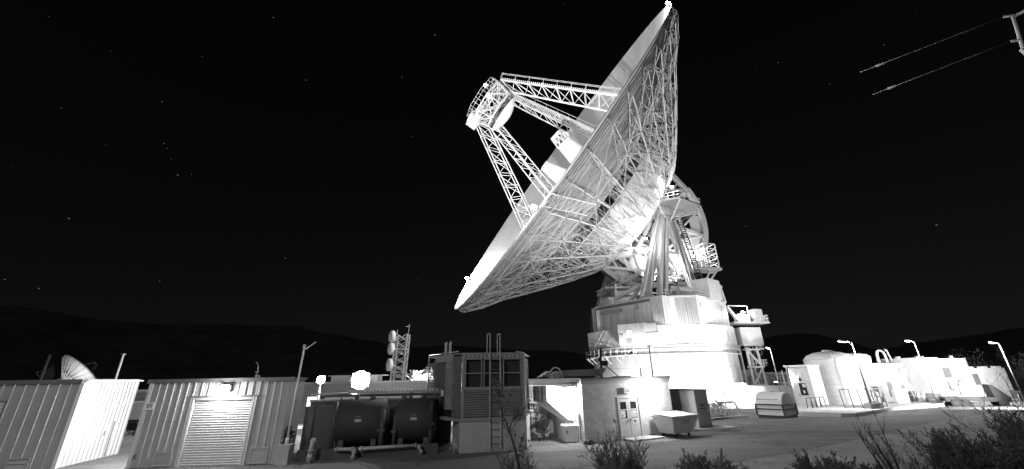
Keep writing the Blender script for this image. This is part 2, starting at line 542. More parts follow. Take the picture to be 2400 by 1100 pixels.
# subreflector, convex towards the dish
mb = MB()
sr = 4.1
mb.lathe([(0.02, -1.25), (.9, -1.2), (1.8, -1.02), (2.7, -.7), (3.5, -.3), (sr, .12), (sr + .05, .2), (sr - .3, .3), (2.0, .15), (.02, .15)][::-1], 48)
mb.moved(Matrix.Translation(AP + V3((.2, -.4, -4.3))))
sub = dpart('subreflector', mb, 'white_paint')
mb = MB()
for k in range(10):
    a = 2 * pi * k / 10
    mb.bar(AP + V3((3 * cos(a), 3 * sin(a), -4.1)), AP + V3((3.4 * cos(a + .5), 3.4 * sin(a + .5), -3.1)), .16)
    mb.bar(AP + V3((3.3 * cos(a), 3.3 * sin(a), -3.9)), AP + V3((3.3 * cos(a + .63), 3.3 * sin(a + .63), -3.9)), .2)
part('mount_strut', mb, 'dark_paint', sub)

# feed cones on the reflector
def feed(off, r0, r1, h0, h1, tilt, ringtop):
    m = Matrix.Translation(off) @ Matrix.Rotation(tilt[0], 4, 'X') @ Matrix.Rotation(tilt[1], 4, 'Y')
    mb = MB(); mb.lathe([(r0, h0), (r1, h1), (r1 * .82, h1), (r1 * .8, h1 - .7), (.02, h1 - .7)], 28); mb.moved(m)
    c = dpart('feed_cone', mb, 'white_paint')
    hb = MB()
    hb.lathe([(r1 * 1.03, h1 - .25), (r1 * 1.06, h1 - .12), (r1 * 1.03, h1)], 28)
    if ringtop:
        for k in range(10):
            a, b = 2 * pi * k / 10, 2 * pi * (k + 1) / 10
            p0 = V3((r1 * cos(a), r1 * sin(a), h1)); p1 = V3((r1 * .8 * cos(b), r1 * .8 * sin(b), h1 + 2.0)); p2 = V3((r1 * .8 * cos(a), r1 * .8 * sin(a), h1 + 2.0))
            hb.bar(p0, p1, .16); hb.bar(p0, p2, .16); hb.bar(p2, p1, .2)
        hb.lathe([(r1 * .5, h1 + 1.6), (r1 * .8, h1 + 1.9), (r1 * .8, h1 + 2.4), (r1 * .5, h1 + 2.4)], 20)
    hb.moved(m)
    part('feed_horn', hb, 'steel_white', c)
feed(V3((1.6, 2.9, 0)), 3.2, 1.75, .2, 12.2, (R(-8), R(3)), True)
feed(V3((.8, -1.3, 0)), 3.0, 1.05, .2, 12.8, (R(5), R(2)), False)
feed(V3((-2.6, .8, 0)), 2.6, 1.1, .2, 10.6, (R(0), R(-8)), False)

# small service derrick folded across the rim near the lower lamp
mb = MB()
def rimp(th, r=35.0, dz=0): return V3((r * cos(R(th)), r * sin(R(th)), par(r) + dz))
for s_ in (-1.6, 1.6):
    p = rimp(-43 + s_, 35.2, -.3); q = rimp(-40 + s_, 32.0, -4.2)
    mb.bar(p, q, .11)
for k in range(8):
    t = k / 8
    p = rimp(-44.6, 35.2, -.3).lerp(rimp(-41.6, 32.0, -4.2), t); q = rimp(-41.4, 35.2, -.3).lerp(rimp(-38.4, 32.0, -4.2), t + .12)
    mb.bar(p, q, .06); mb.bar(p, rimp(-41.4, 35.2, -.3).lerp(rimp(-38.4, 32.0, -4.2), t), .06)
dpart('service_ladder', mb, 'white_paint')

# lamps that the photograph shows lit on the dish
def dish_lamp(p, power, size, aim=None, spot=0):
    m = DM
    mb = MB(); mb.lathe([(.02, -.25), (.35, -.2), (.42, .1), (.36, .3), (.02, .3)], 12); mb.moved(Matrix.Translation(p))
    o = dpart('beacon_lamp', mb, 'steel_grey')
    lb = MB(); lb.lathe([(.02, .3), (size, .35), (size, .35 + size), (size * .5, .4 + size * 1.5), (.02, .4 + size * 1.6)], 12); lb.moved(Matrix.Translation(p))
    part('bulb', lb, 'lamp_glow', o)
    light('bulb_light', o, p + V3((0, 0, 1.6)), power, 'POINT', .4)
    if aim is not None: light('spot_light', o, p + V3((0, 0, 1.8)), spot, 'SPOT', .3, aim, 75, .7)
dish_lamp(rimp(220, 34.7, .1), 42000, .4)
dish_lamp(rimp(-46, 34.9, .1), 22000, .3, V3((4, 0, 20)), 80000)
dish_lamp(rimp(31, 34.8, .1), 14000, .25)
dish_lamp(AP + V3((-1.5, 4.6, 2.6)), 4000, .3)

# ---------------- elevation wheel and counterweight structure
E0 = V3((27.5, 81.6, 32.9))
ev = V3((-nx.x, -nx.y, 0))                     # elevation axle direction (away from camera)
ah = V3((ax.x, ax.y, 0)).normalized()          # dish side
UP = V3((0, 0, 1))
ANTW = ANT; 
def wpart(name, mb, m, parent=None, label=None):
    mb.v = [tuple(V3(p) - PC) for p in mb.v]
    return part(name, mb, m, parent or ANT, None, None, label)
def gp(w, ang, r): return E0 - ev * w + r * (-cos(R(ang)) * ah + sin(R(ang)) * UP)
for w in (3.4, -3.4):
    mb = MB()
    A0, A1, N = 38, -146, 46
    for ro, ri, dw in ((13.1, 12.0, .55),):
        vs = []
        for i in range(N + 1):
            a = A0 + (A1 - A0) * i / N
            for rr_, s_ in ((ro, -1), (ro, 1), (ri, 1), (ri, -1)):
                vs.append(gp(w + s_ * dw, a, rr_))
        fs = []
        for i in range(N):
            for q in range(4):
                fs.append((4 * i + q, 4 * i + (q + 1) % 4, 4 * i + 4 + (q + 1) % 4, 4 * i + 4 + q))
        fs += [(0, 1, 2, 3), (4 * N + 3, 4 * N + 2, 4 * N + 1, 4 * N)]
        mb.add(vs, fs)
    wheel = wpart('elevation_wheel', mb, 'steel_white')
    tb = MB()
    for i in range(150):
        a = A0 + (A1 - A0) * (i + .5) / 150
        tb.bar(gp(w - .4, a, 13.15), gp(w + .4, a, 13.15), .14)
    wpart('gear_teeth', tb, 'dark_paint', wheel)
    for a in (36, 12, -14, -42, -70, -98, -124, -144):
        wpart('spoke', MB().bar(gp(w, a, 1.2), gp(w, a, 12.2), .75, .75, ev), 'steel_white', wheel)
    rb = MB()
    for a, b in ((36, 12), (12, -14), (-14, -42), (-42, -70), (-70, -98), (-98, -124), (-124, -144)):
        rb.bar(gp(w, a, 11.8), gp(w, b, 6.8), .42); rb.bar(gp(w, a, 6.8), gp(w, b, 6.8), .4)
    wpart('wheel_brace', rb, 'steel_white', wheel)
    for a, b, r0, r1 in ((-16, -40, 8.2, 11.8), (-44, -68, 8.6, 11.8), (8, -12, 9.4, 11.8), (-100, -122, 9, 11.8)):
        pb = MB(); pb.add([gp(w - .2, a, r0), gp(w - .2, b, r0), gp(w - .2, b, r1), gp(w - .2, a, r1), gp(w, a, r0), gp(w, b, r0), gp(w, b, r1), gp(w, a, r1)],
               [(0, 1, 2, 3), (7, 6, 5, 4), (0, 4, 5, 1), (1, 5, 6, 2), (2, 6, 7, 3), (3, 7, 4, 0)])
        wpart('web_plate', pb, 'steel_white', wheel)
mb = MB()
for a in (36, 12, -14, -42, -70, -98, -124, -144):
    mb.bar(gp(-3.4, a, 11.6), gp(3.4, a, 11.6), .5); mb.bar(gp(-3.4, a, 6.8), gp(3.4, a, 6.8), .4)
    mb.bar(gp(-3.4, a, 11.6), gp(3.4, a, 6.8), .3)
for a in (-30, -58):
    for s_ in (-2, 0, 2):
        c = gp(s_, a, 9.9); mb.box(c, (1.6, 1.4, 1.5), Matrix.Rotation(R(17), 3, 'Z') @ Matrix.Rotation(R(-a), 3, 'Y'))
wpart('counterweight_frame', mb, 'steel_white')
# girders between the hub and the wheel tips
dw = lambda x, y, z: VTX + nx * x + ny * y + ax * z
for s_ in (3.4, -3.4):
    tip, low = gp(s_, 37, 12.4), gp(s_, -145, 12.4)
    for p, q, w_ in ((dw(s_ * 1.1, 14.5, -6.6), tip, .95), (dw(s_ * 1.1, 6, -8.4), tip, .6), (dw(s_ * 1.1, 6, -8.4), gp(s_, 12, 12), .6), (dw(s_, -13, -6.6), low, .9),
                     (dw(s_, -6, -8.4), low, .7), (dw(s_, -6, -8.4), E0 - ev * s_, 1.1), (dw(s_, 6, -8.4), E0 - ev * s_, 1.1), (low, gp(s_, -100, 6.8), .7), (dw(s_, -13, -6.6), gp(s_, -70, 6.8), .6)):
        wpart('girder', MB().bar(p, q, w_, w_ * .8), 'steel_white')
mb = MB()
tip = gp(3.4, 37, 12.4); a0 = dw(3.7, 14.5, -6.6); b0 = dw(3.7, 6, -8.4)
for t in (.25, .5, .75):
    mb.bar(a0.lerp(tip, t), b0.lerp(tip, t * .8), .32); mb.bar(a0.lerp(tip, t), b0.lerp(tip, max(0, t - .2)), .28)
for s_ in (0,): mb.bar(gp(3.4, 37, 12.4), gp(-3.4, 37, 12.4), .6)
for s_ in (3.4, -3.4):
    for t in (.3, .6): mb.bar(dw(s_, -13, -6.6).lerp(gp(s_, -145, 12.4), t), dw(-s_, -6, -8.4).lerp(gp(-s_, -145, 12.4), t), .3)
wpart('girder_brace', mb, 'steel_white')

# ---------------- alidade legs
DZ = 15.2
near, farb = E0 - ev * 7, E0 + ev * 7
def boxleg(p, q, w, h, m='truss_paint'):
    wpart('alidade_leg', MB().bar(p, q, w, h, ev), m)
    if w > 1.2:
        d_ = (V3(q) - V3(p)).normalized(); s_ = d_.cross(ev).normalized()
        for o_ in (-1, 1): wpart('leg_flange', MB().bar(V3(p) + s_ * o_ * w * .5 - ev * h * .5, V3(q) + s_ * o_ * w * .5 - ev * h * .5, .14, .3, ev), 'white_paint')
boxleg((21.9, 69.6, DZ), near + V3((-.6, 0, -.6)), 1.35, 1.0)
boxleg((22.6, 69.0, DZ), near + V3((-1.5, -.4, -1.2)), .3, .6)
boxleg((24.2, 69.0, DZ - .3), near + V3((-.4, -.7, -.4)), .6, .8)
boxleg((25.3, 69.3, DZ - .3), near + V3((.45, -.7, -.4)), .55, .8)
boxleg((24.7, 70.2, DZ - .3), near + V3((-.1, .2, -.4)), .5, .3, 'dark_paint')  # dark filler painted in for the shaded gap between the two beams
boxleg((33.6, 76.0, DZ + .4), near + V3((.8, .3, -.6)), 1.35, 1.0)
boxleg((33.0, 75.6, DZ + .4), near + V3((1.5, .1, -1.0)), .35, 1.5)
boxleg((17.5, 86.0, DZ), farb + V3((-.9, 0, -.8)), 1.9, 1.4)
boxleg((20.6, 86.6, DZ), farb + V3((0, 0, -.8)), 1.8, 1.4)
boxleg((31, 93, DZ), farb + V3((.9, 0, -.8)), 1.7, 1.3)
# lattice ladder way along the rear leg
mb = MB()
p0, p1 = V3((35.2, 75.6, DZ + .6)), near + V3((2.9, -.2, -2.2))
side = V3((.95, .3, 0)) * .55
mb.bar(p0 - side, p1 - side, .16); mb.bar(p0 + side, p1 + side, .16)
for k in range(34):
    c = p0.lerp(p1, (k + .5) / 34); mb.bar(c - side, c + side, .34, .1)
wpart('ladder_way', mb, 'dark_paint')
mb = MB()
for k in range(9):
    c = p0.lerp(p1, k / 8); mb.bar(c - side * 1.15, c + side * 1.15, .12)
wpart('ladder_hoop', mb, 'steel_white')
# ties between the legs
mb = MB()
for p, q, w_ in (((14.5, 76.0, 23.4), (24.4, 73.4, 24.7), 1.0), ((15, 76, 22.6), (24, 74, 21.0), .5), ((17.2, 84.5, 18.6), (22.6, 72.0, 20.2), .5), ((19.5, 85.4, 24.5), (22.8, 72.6, 24.6), .6),
                 ((24.6, 72, 24.4), (33, 76.4, 24.6), .5), ((17.0, 86, 26), (30.5, 93, 24), .6), ((22.6, 71.4, 19), (25.2, 70.2, 19.6), .3)):
    mb.bar(p, q, w_)
for k in range(5):
    t = k / 5; a = V3((14.5, 76.0, 23.2)).lerp(V3((24.4, 73.4, 24.4)), t); b = V3((15, 76, 22.6)).lerp(V3((24, 74, 21)), t + .1); mb.bar(a, b, .3)
wpart('tie_beam', mb, 'steel_white')
# bearing housing and the platform round it
mb = MB()
hm = Matrix.Translation(near) @ ev.to_track_quat('Z', 'Y').to_matrix().to_4x4()
mb.lathe([(.02, -1.3), (1.2, -1.3), (1.35, -.9), (1.35, 1.4), (.02, 1.4)], 20); mb.moved(hm)
wpart('bearing_housing', mb, 'steel_grey')
pl = [near + V3((-1.9, -3.0, 0)), near + V3((1.6, -5.0, 0)), near + V3((7.2, -1.0, 0)), near + V3((5.6, 2.2, 0)), near + V3((1, 1.6, 0)), near + V3((-1.6, .6, 0))]
mb = MB(); mb.prism([(p.x, p.y) for p in pl], near.z + .72, near.z + 1.05)
plat = wpart('bearing_platform', mb, 'grey_cabinet')
def railing(pts, h, n, name='railing', m='steel_white', parent=None, closed=False, t=.07):
    mb = MB(); pts = [V3(p) for p in pts]
    if closed: pts = pts + [pts[0]]
    for a, b in zip(pts, pts[1:]):
        for f in (.5, 1.0): mb.bar(a + V3((0, 0, h * f)), b + V3((0, 0, h * f)), t)
        for k in range(n + 1):
            p = a.lerp(b, k / n); mb.bar(p, p + V3((0, 0, h)), t)
    return wpart(name, mb, m, parent)
railing([p + V3((0, 0, 1.05)) for p in pl[:5]], 1.15, 4, parent=plat)
mb = MB()
for p in pl[:4]: mb.bar(p + V3((0, 0, .6)), near + V3((.6, -.6, -2.6)), .22)
for k in range(6): mb.box(near + V3((rnd.uniform(0, 5), rnd.uniform(-3, .5), 1.6)), (rnd.uniform(.4, .9), .6, rnd.uniform(.5, 1.3)))
wpart('bracket', mb, 'steel_grey', plat)
# side platform with its scaffold cage on the right of the wheel
mb = MB(); mb.prism([(34.2, 75.2), (39.6, 76.6), (39.0, 79.6), (34.0, 78.0)], 21.5, 22.0)
mb.bar((36.0, 77, 19.0), (37.4, 77, 21.5), .3); mb.bar((36.6, 77, 19.0), (38.8, 77.4, 21.5), .3)
plat2 = wpart('side_platform', mb, 'steel_grey')
mb = MB()
c0 = [V3(p) for p in ((36.8, 76.2, 22), (39.3, 76.9, 22), (38.8, 79.2, 22), (36.3, 78.5, 22))]
for lev in range(6):
    z = V3((0, 0, lev * .95))
    for k in range(4): mb.bar(c0[k] + z, c0[(k + 1) % 4] + z, .13)
for k in range(4):
    mb.bar(c0[k], c0[k] + V3((0, 0, 4.75)), .16)
    for lev in (0, 2): mb.bar(c0[k] + V3((0, 0, lev * .95)), c0[(k + 1) % 4] + V3((0, 0, (lev + 2) * .95)), .1)
wpart('scaffold_cage', mb, 'white_paint', plat2)
railing([(34.2, 75.2, 22), (36.8, 75.9, 22)], 1.1, 4, parent=plat2)
mb = MB()
for k in range(7): mb.box((rnd.uniform(34.6, 36.4), rnd.uniform(75.6, 77.6), 22.3 + rnd.random() * .8), (rnd.uniform(.3, .8), .5, rnd.uniform(.5, 1.4)))
wpart('drive_gearbox', mb, 'white_paint', plat2)

# ---------------- the turning deck: two tiers of clad rooms
T2 = [(15.3, 78.2), (22.5, 68.8), (23.9, 67.3), (26.6, 68.9), (29.9, 68.5), (38.2, 75.5), (38.8, 87), (32, 96), (22, 96), (16, 90)]
Z1, Z2, ZR = 7.75, 10.85, 15.2
mb = MB(); mb.prism(T2, Z2 + .02, ZR - .1)
tier = wpart('upper_tier', mb, 'grey_cabinet')
def clad(poly_a, poly_b, z0, z1, kind, parent, m, n=None, z1b=None):
    """one facet of cladding: separate panels proud of the wall"""
    a, b = V3((*poly_a, 0)), V3((*poly_b, 0)); d = b - a; L = d.length; d.normalize(); nn = V3((d.y, -d.x, 0))
    n = n or max(2, int(round(L / 1.6)))
    for k in range(n):
        x0, x1 = L * k / n + .035, L * (k + 1) / n - .035
        mb = MB()
        p, q = a + d * x0 + nn * .03, a + d * x1 + nn * .03
        mb.bar((p + q) / 2 + V3((0, 0, z0)), (p + q) / 2 + V3((0, 0, z1)), 0.01) if False else None
        vs = []
        if kind == 'flat':
            o = nn * .05
            vs = [p + V3((0, 0, z0)), q + V3((0, 0, z0)), q + V3((0, 0, z1)), p + V3((0, 0, z1))]
            vs += [v_ + o for v_ in vs]
            mb.add(vs, [(4, 5, 6, 7), (0, 1, 5, 4), (1, 2, 6, 5), (2, 3, 7, 6), (3, 0, 4, 7)])
        else:
            m_ = max(3, int((x1 - x0) / .24)) * 2
            for i in range(m_ + 1):
                c = p.lerp(q, i / m_) + nn * (.10 if i % 2 else .02)
                vs += [c + V3((0, 0, z0)), c + V3((0, 0, z1))]
            mb.add(vs, [(2 * i, 2 * i + 2, 2 * i + 3, 2 * i + 1) for i in range(m_)])
        wpart('wall_panel', mb, m, parent)
clad(T2[0], T2[1], Z2, ZR - .6, 'flat', tier, 'clad_paint', 7)
clad(T2[1], T2[2], Z2, ZR, 'rib', tier, 'clad_paint', 1)
clad(T2[2], T2[3], Z2, ZR, 'flat', tier, 'clad_paint', 2)
clad(T2[3], T2[4], Z2, ZR, 'rib', tier, 'clad_paint', 2)
clad(T2[4], T2[5], Z2, ZR, 'flat', tier, 'clad_paint', 4)
mb = MB()
for a, b in zip(T2[:6], T2[1:6]):
    mb.bar((*a, ZR - .02), (*b, ZR - .02), .5, .16)
mb.bar((24.6, 67.65, Z2), (24.6, 67.65, ZR), .12); mb.bar((26.7, 68.85, Z2), (26.7, 68.85, ZR), .16)
wpart('roof_edge', mb, 'white_paint', tier)
mb = MB()
def on_wall(a, b, t, z, w, h, off=.1):
    a, b = V3((*a, 0)), V3((*b, 0)); d = (b - a).normalized(); nn = V3((d.y, -d.x, 0)); c = a.lerp(b, t) + nn * off
    mb_ = MB(); mb_.add([c - d * w / 2 + V3((0, 0, z)), c + d * w / 2 + V3((0, 0, z)), c + d * w / 2 + V3((0, 0, z + h)), c - d * w / 2 + V3((0, 0, z + h))] + [c - d * w / 2 + nn * .06 + V3((0, 0, z)), c + d * w / 2 + nn * .06 + V3((0, 0, z)), c + d * w / 2 + nn * .06 + V3((0, 0, z + h)), c - d * w / 2 + nn * .06 + V3((0, 0, z + h))],
                [(4, 5, 6, 7), (0, 1, 5, 4), (1, 2, 6, 5), (2, 3, 7, 6), (3, 0, 4, 7)]); return mb_
def louvre(a, b, t, z, w, h, parent, n=7):
    fr = wpart('louvre_vent', on_wall(a, b, t, z, w, h, .06), 'steel_grey', parent)
    return fr
louvre(T2[0], T2[1], .78, 13.6, .9, .9, tier); louvre(T2[4], T2[5], .12, 13.5, .6, .9, tier); louvre(T2[4], T2[5], .84, 12.5, 1.0, 2.0, tier)
louvre(T2[0], T2[1], .3, 13.6, 5.2, .8, tier)
mb = MB(); mb.prism([(14.9, 80.5), (16.3, 78.0), (17.4, 78.6), (16.4, 82)], Z2, 15.4); mb.prism([(15.4, 79.0), (16.4, 77.6), (17.5, 78.4), (16.6, 80)], Z2, 13.2)
wpart('duct_stack', mb, 'white_paint', tier)

T1 = [(13.9, 81), (17.9, 71.5), (21.6, 68.7)] + [(27.5 + 13.0 * cos(a), 81.8 + 13.0 * sin(a)) for a in [R(-104), R(-88), R(-72), R(-56), R(-40), R(-20), R(0), R(30), R(60), R(90), R(120), R(150), R(170)]]
mb = MB(); mb.prism(T1, Z1, Z2)
tier1 = wpart('lower_tier', mb, 'grey_cabinet')
clad(T1[2], T1[3], Z1 + .05, Z2, 'flat', tier1, 'clad_paint', 2)
for i in range(3, 9): clad(T1[i], T1[i + 1], Z1 + .05, Z2, 'flat', tier1, 'clad_paint', 2)
clad(T1[0], T1[1], Z1 + .05, Z2, 'flat', tier1, 'clad_paint', 4); clad(T1[1], T1[2], Z1 + .05, Z2, 'flat', tier1, 'clad_paint', 2)
# sloped fairing plates on the left of the lower tier
mb = MB()
A = [V3((13.9, 81, Z1)), V3((17.9, 71.5, Z1)), V3((17.9, 71.5, Z2)), V3((13.9, 81, Z2))]
nn = V3((-.92, -.39, 0))
for (t0, z0), (t1, z1) in (((.1, 0), (.5, 1)), ((.25, 0), (.62, 1)), ((.5, 0), (.85, 1)), ((.98, 0), (.7, .55))):
    p = A[0].lerp(A[1], t0) + V3((0, 0, z0 * (Z2 - Z1))) + nn * .06; q = A[0].lerp(A[1], t1) + V3((0, 0, z1 * (Z2 - Z1))) + nn * .06
    mb.bar(p, q, .35, .14, nn)
wpart('fairing_rib', mb, 'steel_white', tier1)
# door room
mb = MB(); mb.prism([(17.6, 71.6), (16.9, 69.9), (20.5, 66.9), (22.0, 68.6)], Z1, Z2 + .2)
room = wpart('door_room', mb, 'white_paint')
clad((16.9, 69.9), (20.5, 66.9), Z1 + .03, Z2 + .2, 'rib', room, 'white_paint', 3)
dr = wpart('door', on_wall((16.9, 69.9), (20.5, 66.9), .43, Z1 + .1, 1.15, 2.25, .12), 'white_paint', room)
wpart('window', on_wall((16.9, 69.9), (20.5, 66.9), .43, Z1 + 1.2, .85, 1.0, .19), 'window_glow', room)
wpart('door_panel', on_wall((16.9, 69.9), (20.5, 66.9), .43, Z1 + .2, .8, .9, .19), 'steel_grey', room)
wpart('number_plate', on_wall((16.9, 69.9), (20.5, 66.9), .14, Z1 + 1.7, .5, .12, .14), 'print_grey', room)
mb = MB(); mb.box((21.9, 66.9, Z1 + .95), (2.7, 1.0, 1.5), Matrix.Rotation(R(-22), 3, 'Z')); mb.box((21.3, 67.3, Z1 + 2.5), (2.0, 1.0, 1.3), Matrix.Rotation(R(-22), 3, 'Z')); mb.box((21.9, 66.95, Z1 + .12), (2.4, .8, .14), Matrix.Rotation(R(-22), 3, 'Z'))
wpart('air_handler', mb, 'white_paint')
for t in (.2, .75): louvre(T1[4], T1[5], t, Z1 + .35, .85, 2.2, tier1)
louvre(T1[6], T1[7], .3, Z1 + .5, .7, 1.7, tier1)

# things bolted on the deck
mb = MB(); mb.box((29.3, 71.0, ZR + 1.0), (2.6, 1.8, 2.0), Matrix.Rotation(R(12), 3, 'Z')); mb.box((27.6, 71.0, ZR + 1.1), (1.8, 1.5, 2.2), Matrix.Rotation(R(12), 3, 'Z'))
wpart('equipment_box', mb, 'steel_white')
mb = MB(); mb.prism([(31.3, 71.8), (33.2, 69.9), (36.6, 72.8), (34.8, 75)], ZR, ZR + 3.4)
wpart('equipment_room', mb, 'white_paint')
railing([(24.4, 67.7, ZR), (26.7, 69.0, ZR), (29.8, 68.7, ZR), (33.4, 71.6, ZR)], 1.2, 4)
mb = MB(); mb.prism([(25.6, 68.2), (29.9, 68.0), (34.2, 71.6), (33.4, 72.2), (29.6, 69.0), (25.8, 69.2)], ZR + .0, ZR + .22)
wpart('deck_walkway', mb, 'white_paint')
mb = MB()
for p, q in (((35.2, 73.6, ZR), (37.0, 74.8, ZR + 3.0)), ((37.9, 75.6, ZR), (37.0, 74.8, ZR + 3.0)), ((38.2, 75.4, ZR), (37.4, 74.6, ZR + 3.1)), ((36.6, 74.4, ZR + 1.5), (37.7, 75.2, ZR + 1.4)), ((37.0, 74.8, ZR + 3), (38, 75.2, ZR + 2.8))):
    mb.bar(p, q, .38)
wpart('hoist_frame', mb, 'steel_white')
mb = MB(); mb.box((18.0, 78.0, ZR + .6), (2.4, 2.4, 2.0), Matrix.Rotation(R(25), 3, 'Z')); mb.box((20.2, 78.5, ZR + 1.2), (5, 3, 1.0)); mb.box((22, 80, ZR + 2.6), (6, 4, .8)); mb.box((20, 80.5, ZR + 3.8), (5, 4, .4))
mb.bar((18.6, 76.4, ZR), (19.0, 76.2, ZR + 4), .35); mb.bar((20.6, 74.5, ZR + .2), (22.2, 72.2, ZR + 2.4), .5); mb.bar((18.8, 76.4, ZR + 1.3), (22.0, 71.8, ZR + 2.6), .55); mb.bar((17.0, 84, ZR + 4.0), (20.5, 77, ZR + 5.2), .3)
wpart('drive_unit', mb, 'steel_white')
mb = MB()
for k in range(60):
    p = V3((rnd.uniform(24.4, 31), rnd.uniform(71.5, 78), ZR + rnd.uniform(0, 5.5)))
    if k % 3: mb.bar(p, p + V3((rnd.uniform(-1.6, 1.6), rnd.uniform(-.5, .5), rnd.uniform(-.4, .4))), .12)
    else: mb.box(p, (rnd.uniform(.3, 1.3), .6, rnd.uniform(.3, 1.0)))
wpart('hydraulic_plant', mb, 'steel_grey')
for k in range(3):
    railing([(24.8, 70.6, ZR + 1.6 + k * 1.6), (31, 72.6, ZR + 1.6 + k * 1.6)], 1.0, 6, 'catwalk_rail', 'steel_grey', t=.06)
mb = MB()
mb.bar(gp(3.5, -70, 9), gp(3.5, -100, 4), .5)
for k in range(9):
    a = -18 - k * 7; mb.box(gp(1.5, a, 11), (1.2, .9, .8), Matrix.Rotation(R(-a), 3, 'Y'))
wpart('counterweight_block', mb, 'steel_white')
# cable loop hanging under the hub
mb = MB()
pts = [dw(3.8, -3, -9) + V3((0, 0, 0)), dw(3.8, -4.5, -10.5) + V3((0, 0, -1.4)), dw(3.8, -4, -12) + V3((0, 0, -1.0)), near + V3((-2.4, -1, -1.8))]
sm = [pts[0].lerp(pts[1], t).lerp(pts[1].lerp(pts[2], t), t).lerp(pts[1].lerp(pts[2], t).lerp(pts[2].lerp(pts[3], t), t), t) for t in [i / 12 for i in range(13)]]
mb.path(sm, .12, 6)
wpart('cable_loop', mb, 'black')

# ring track
mb = MB()
mb.lathe([(12.7, Z1 - .75), (13.25, Z1 - .75), (13.25, Z1 - .45), (12.95, Z1 - .42), (12.95, Z1 - .2), (13.3, Z1 - .18), (13.3, Z1 + .0), (12.6, Z1 + .0)], 80, False)
mb.moved(Matrix.Translation((27.5, 81.8, 0)))
wpart('track_ring', mb, 'steel_grey')

# lamps inside the structure (lit in the photograph: behind the hub and by the wheel)
def work_lamp(p, aim, power, parent=ANT, size=.3):
    p = V3(p)
    mb = MB(); mb.box(p, (.5, .5, .3)); o = wpart('work_lamp', mb, 'steel_grey')
    lb = MB(); lb.box(p + (V3(aim) - p).normalized() * .32, (.4, .4, .3)); wpart('lens', lb, 'lamp_glow', o)
    light('lens_light', o, p + (V3(aim) - p).normalized() * .7 - PC, power, 'POINT', size)
work_lamp(dw(9.5, -9, -9.5), dw(10, 0, -4), 1500)
work_lamp(dw(12.5, 2, -9.0), dw(10, 6, -4), 1300)
work_lamp((35.0, 76.2, 24.2), (33, 80, 25), 2500)
work_lamp((27.5, 74.5, 20.5), (27.5, 80, 24), 1500)

# ---------------- concrete pedestal
PED = wthing('pedestal', 'round white concrete pedestal that carries the big dish antenna', 'pedestal', (27.5, 81.8, -1.3))
def ppart(name, mb, m, parent=None): 
    mb.v = [tuple(V3(p) - V3((27.5, 81.8, -1.3))) for p in mb.v]
    return part(name, mb, m, parent or None) if False else link_part(name, mb, m, parent)
def link_part(name, mb, m, parent):
    o = link(name, mb.mesh(name, m), parent or PED); return o
mb = MB(); mb.lathe([(12.62, -1.6), (12.62, Z1 - .76), (.1, Z1 - .76)], 96); mb.moved(Matrix.Translation((27.5, 81.8, 0)))
drum = ppart('drum_wall', mb, 'drum_paint')
for k in range(40):
    a = 2 * pi * k / 40
    if 180 < math.degrees(a) < 340:
        mb = MB(); mb.bar((27.5 + 12.63 * cos(a), 81.8 + 12.63 * sin(a), -1.3), (27.5 + 12.63 * cos(a), 81.8 + 12.63 * sin(a), Z1 - .8), .06, .05); ppart('seam_strip', mb, 'steel_grey', drum)
for z in (1.6, 4.4):
    mb = MB(); mb.lathe([(12.6, z), (12.66, z + .02), (12.66, z + .08), (12.6, z + .1)], 96); mb.moved(Matrix.Translation((27.5, 81.8, 0))); ppart('seam_ring', mb, 'steel_grey', drum)
mb = MB()
mb.lathe([(12.6, 6.35), (14.1, 6.35), (14.1, 6.47), (12.6, 6.47)], 60, False, R(150), R(236)); mb.lathe([(12.6, 6.35), (13.3, 6.35), (13.3, 6.45), (12.6, 6.45)], 60, False, R(236), R(330)); mb.moved(Matrix.Translation((27.5, 81.8, 0)))
cat = ppart('catwalk', mb, 'white_paint')
mb = MB()
for z in (.55, 1.1):
    for a in range(150, 236, 4):
        p, q = [V3((27.5 + 14.05 * cos(R(b)), 81.8 + 14.05 * sin(R(b)), 6.47 + z)) for b in (a, a + 4)]; mb.bar(p, q, .06)
for a in range(150, 237, 6):
    p = V3((27.5 + 14.05 * cos(R(a)), 81.8 + 14.05 * sin(R(a)), 6.47)); mb.bar(p, p + V3((0, 0, 1.15)), .07)
ppart('railing', mb, 'white_paint', cat)
for a in range(170, 300, 10):
    mb = MB(); rr2 = 14.0 if a < 236 else 13.2
    p = V3((27.5 + rr2 * cos(R(a)), 81.8 + rr2 * sin(R(a)), 6.34)); q = V3((27.5 + 12.62 * cos(R(a)), 81.8 + 12.62 * sin(R(a)), 5.2)); t = V3((27.5 + 12.62 * cos(R(a)), 81.8 + 12.62 * sin(R(a)), 6.34))
    mb.bar(p, q, .12); mb.bar(p, t, .12)
    ppart('bracket', mb, 'white_paint', cat)
mb = MB()
for k in range(14):
    a = R(200 + k * 2.6); c = V3((27.5 + 13.2 * cos(a), 81.8 + 13.2 * sin(a), 6.9 + .25 * rnd.random())); mb.box(c, (.4, .4, .5)) if k % 2 else mb.bar(c, c + V3((.7, 0, -1.2)), .1)
ppart('pipe_bundle', mb, 'steel_white')
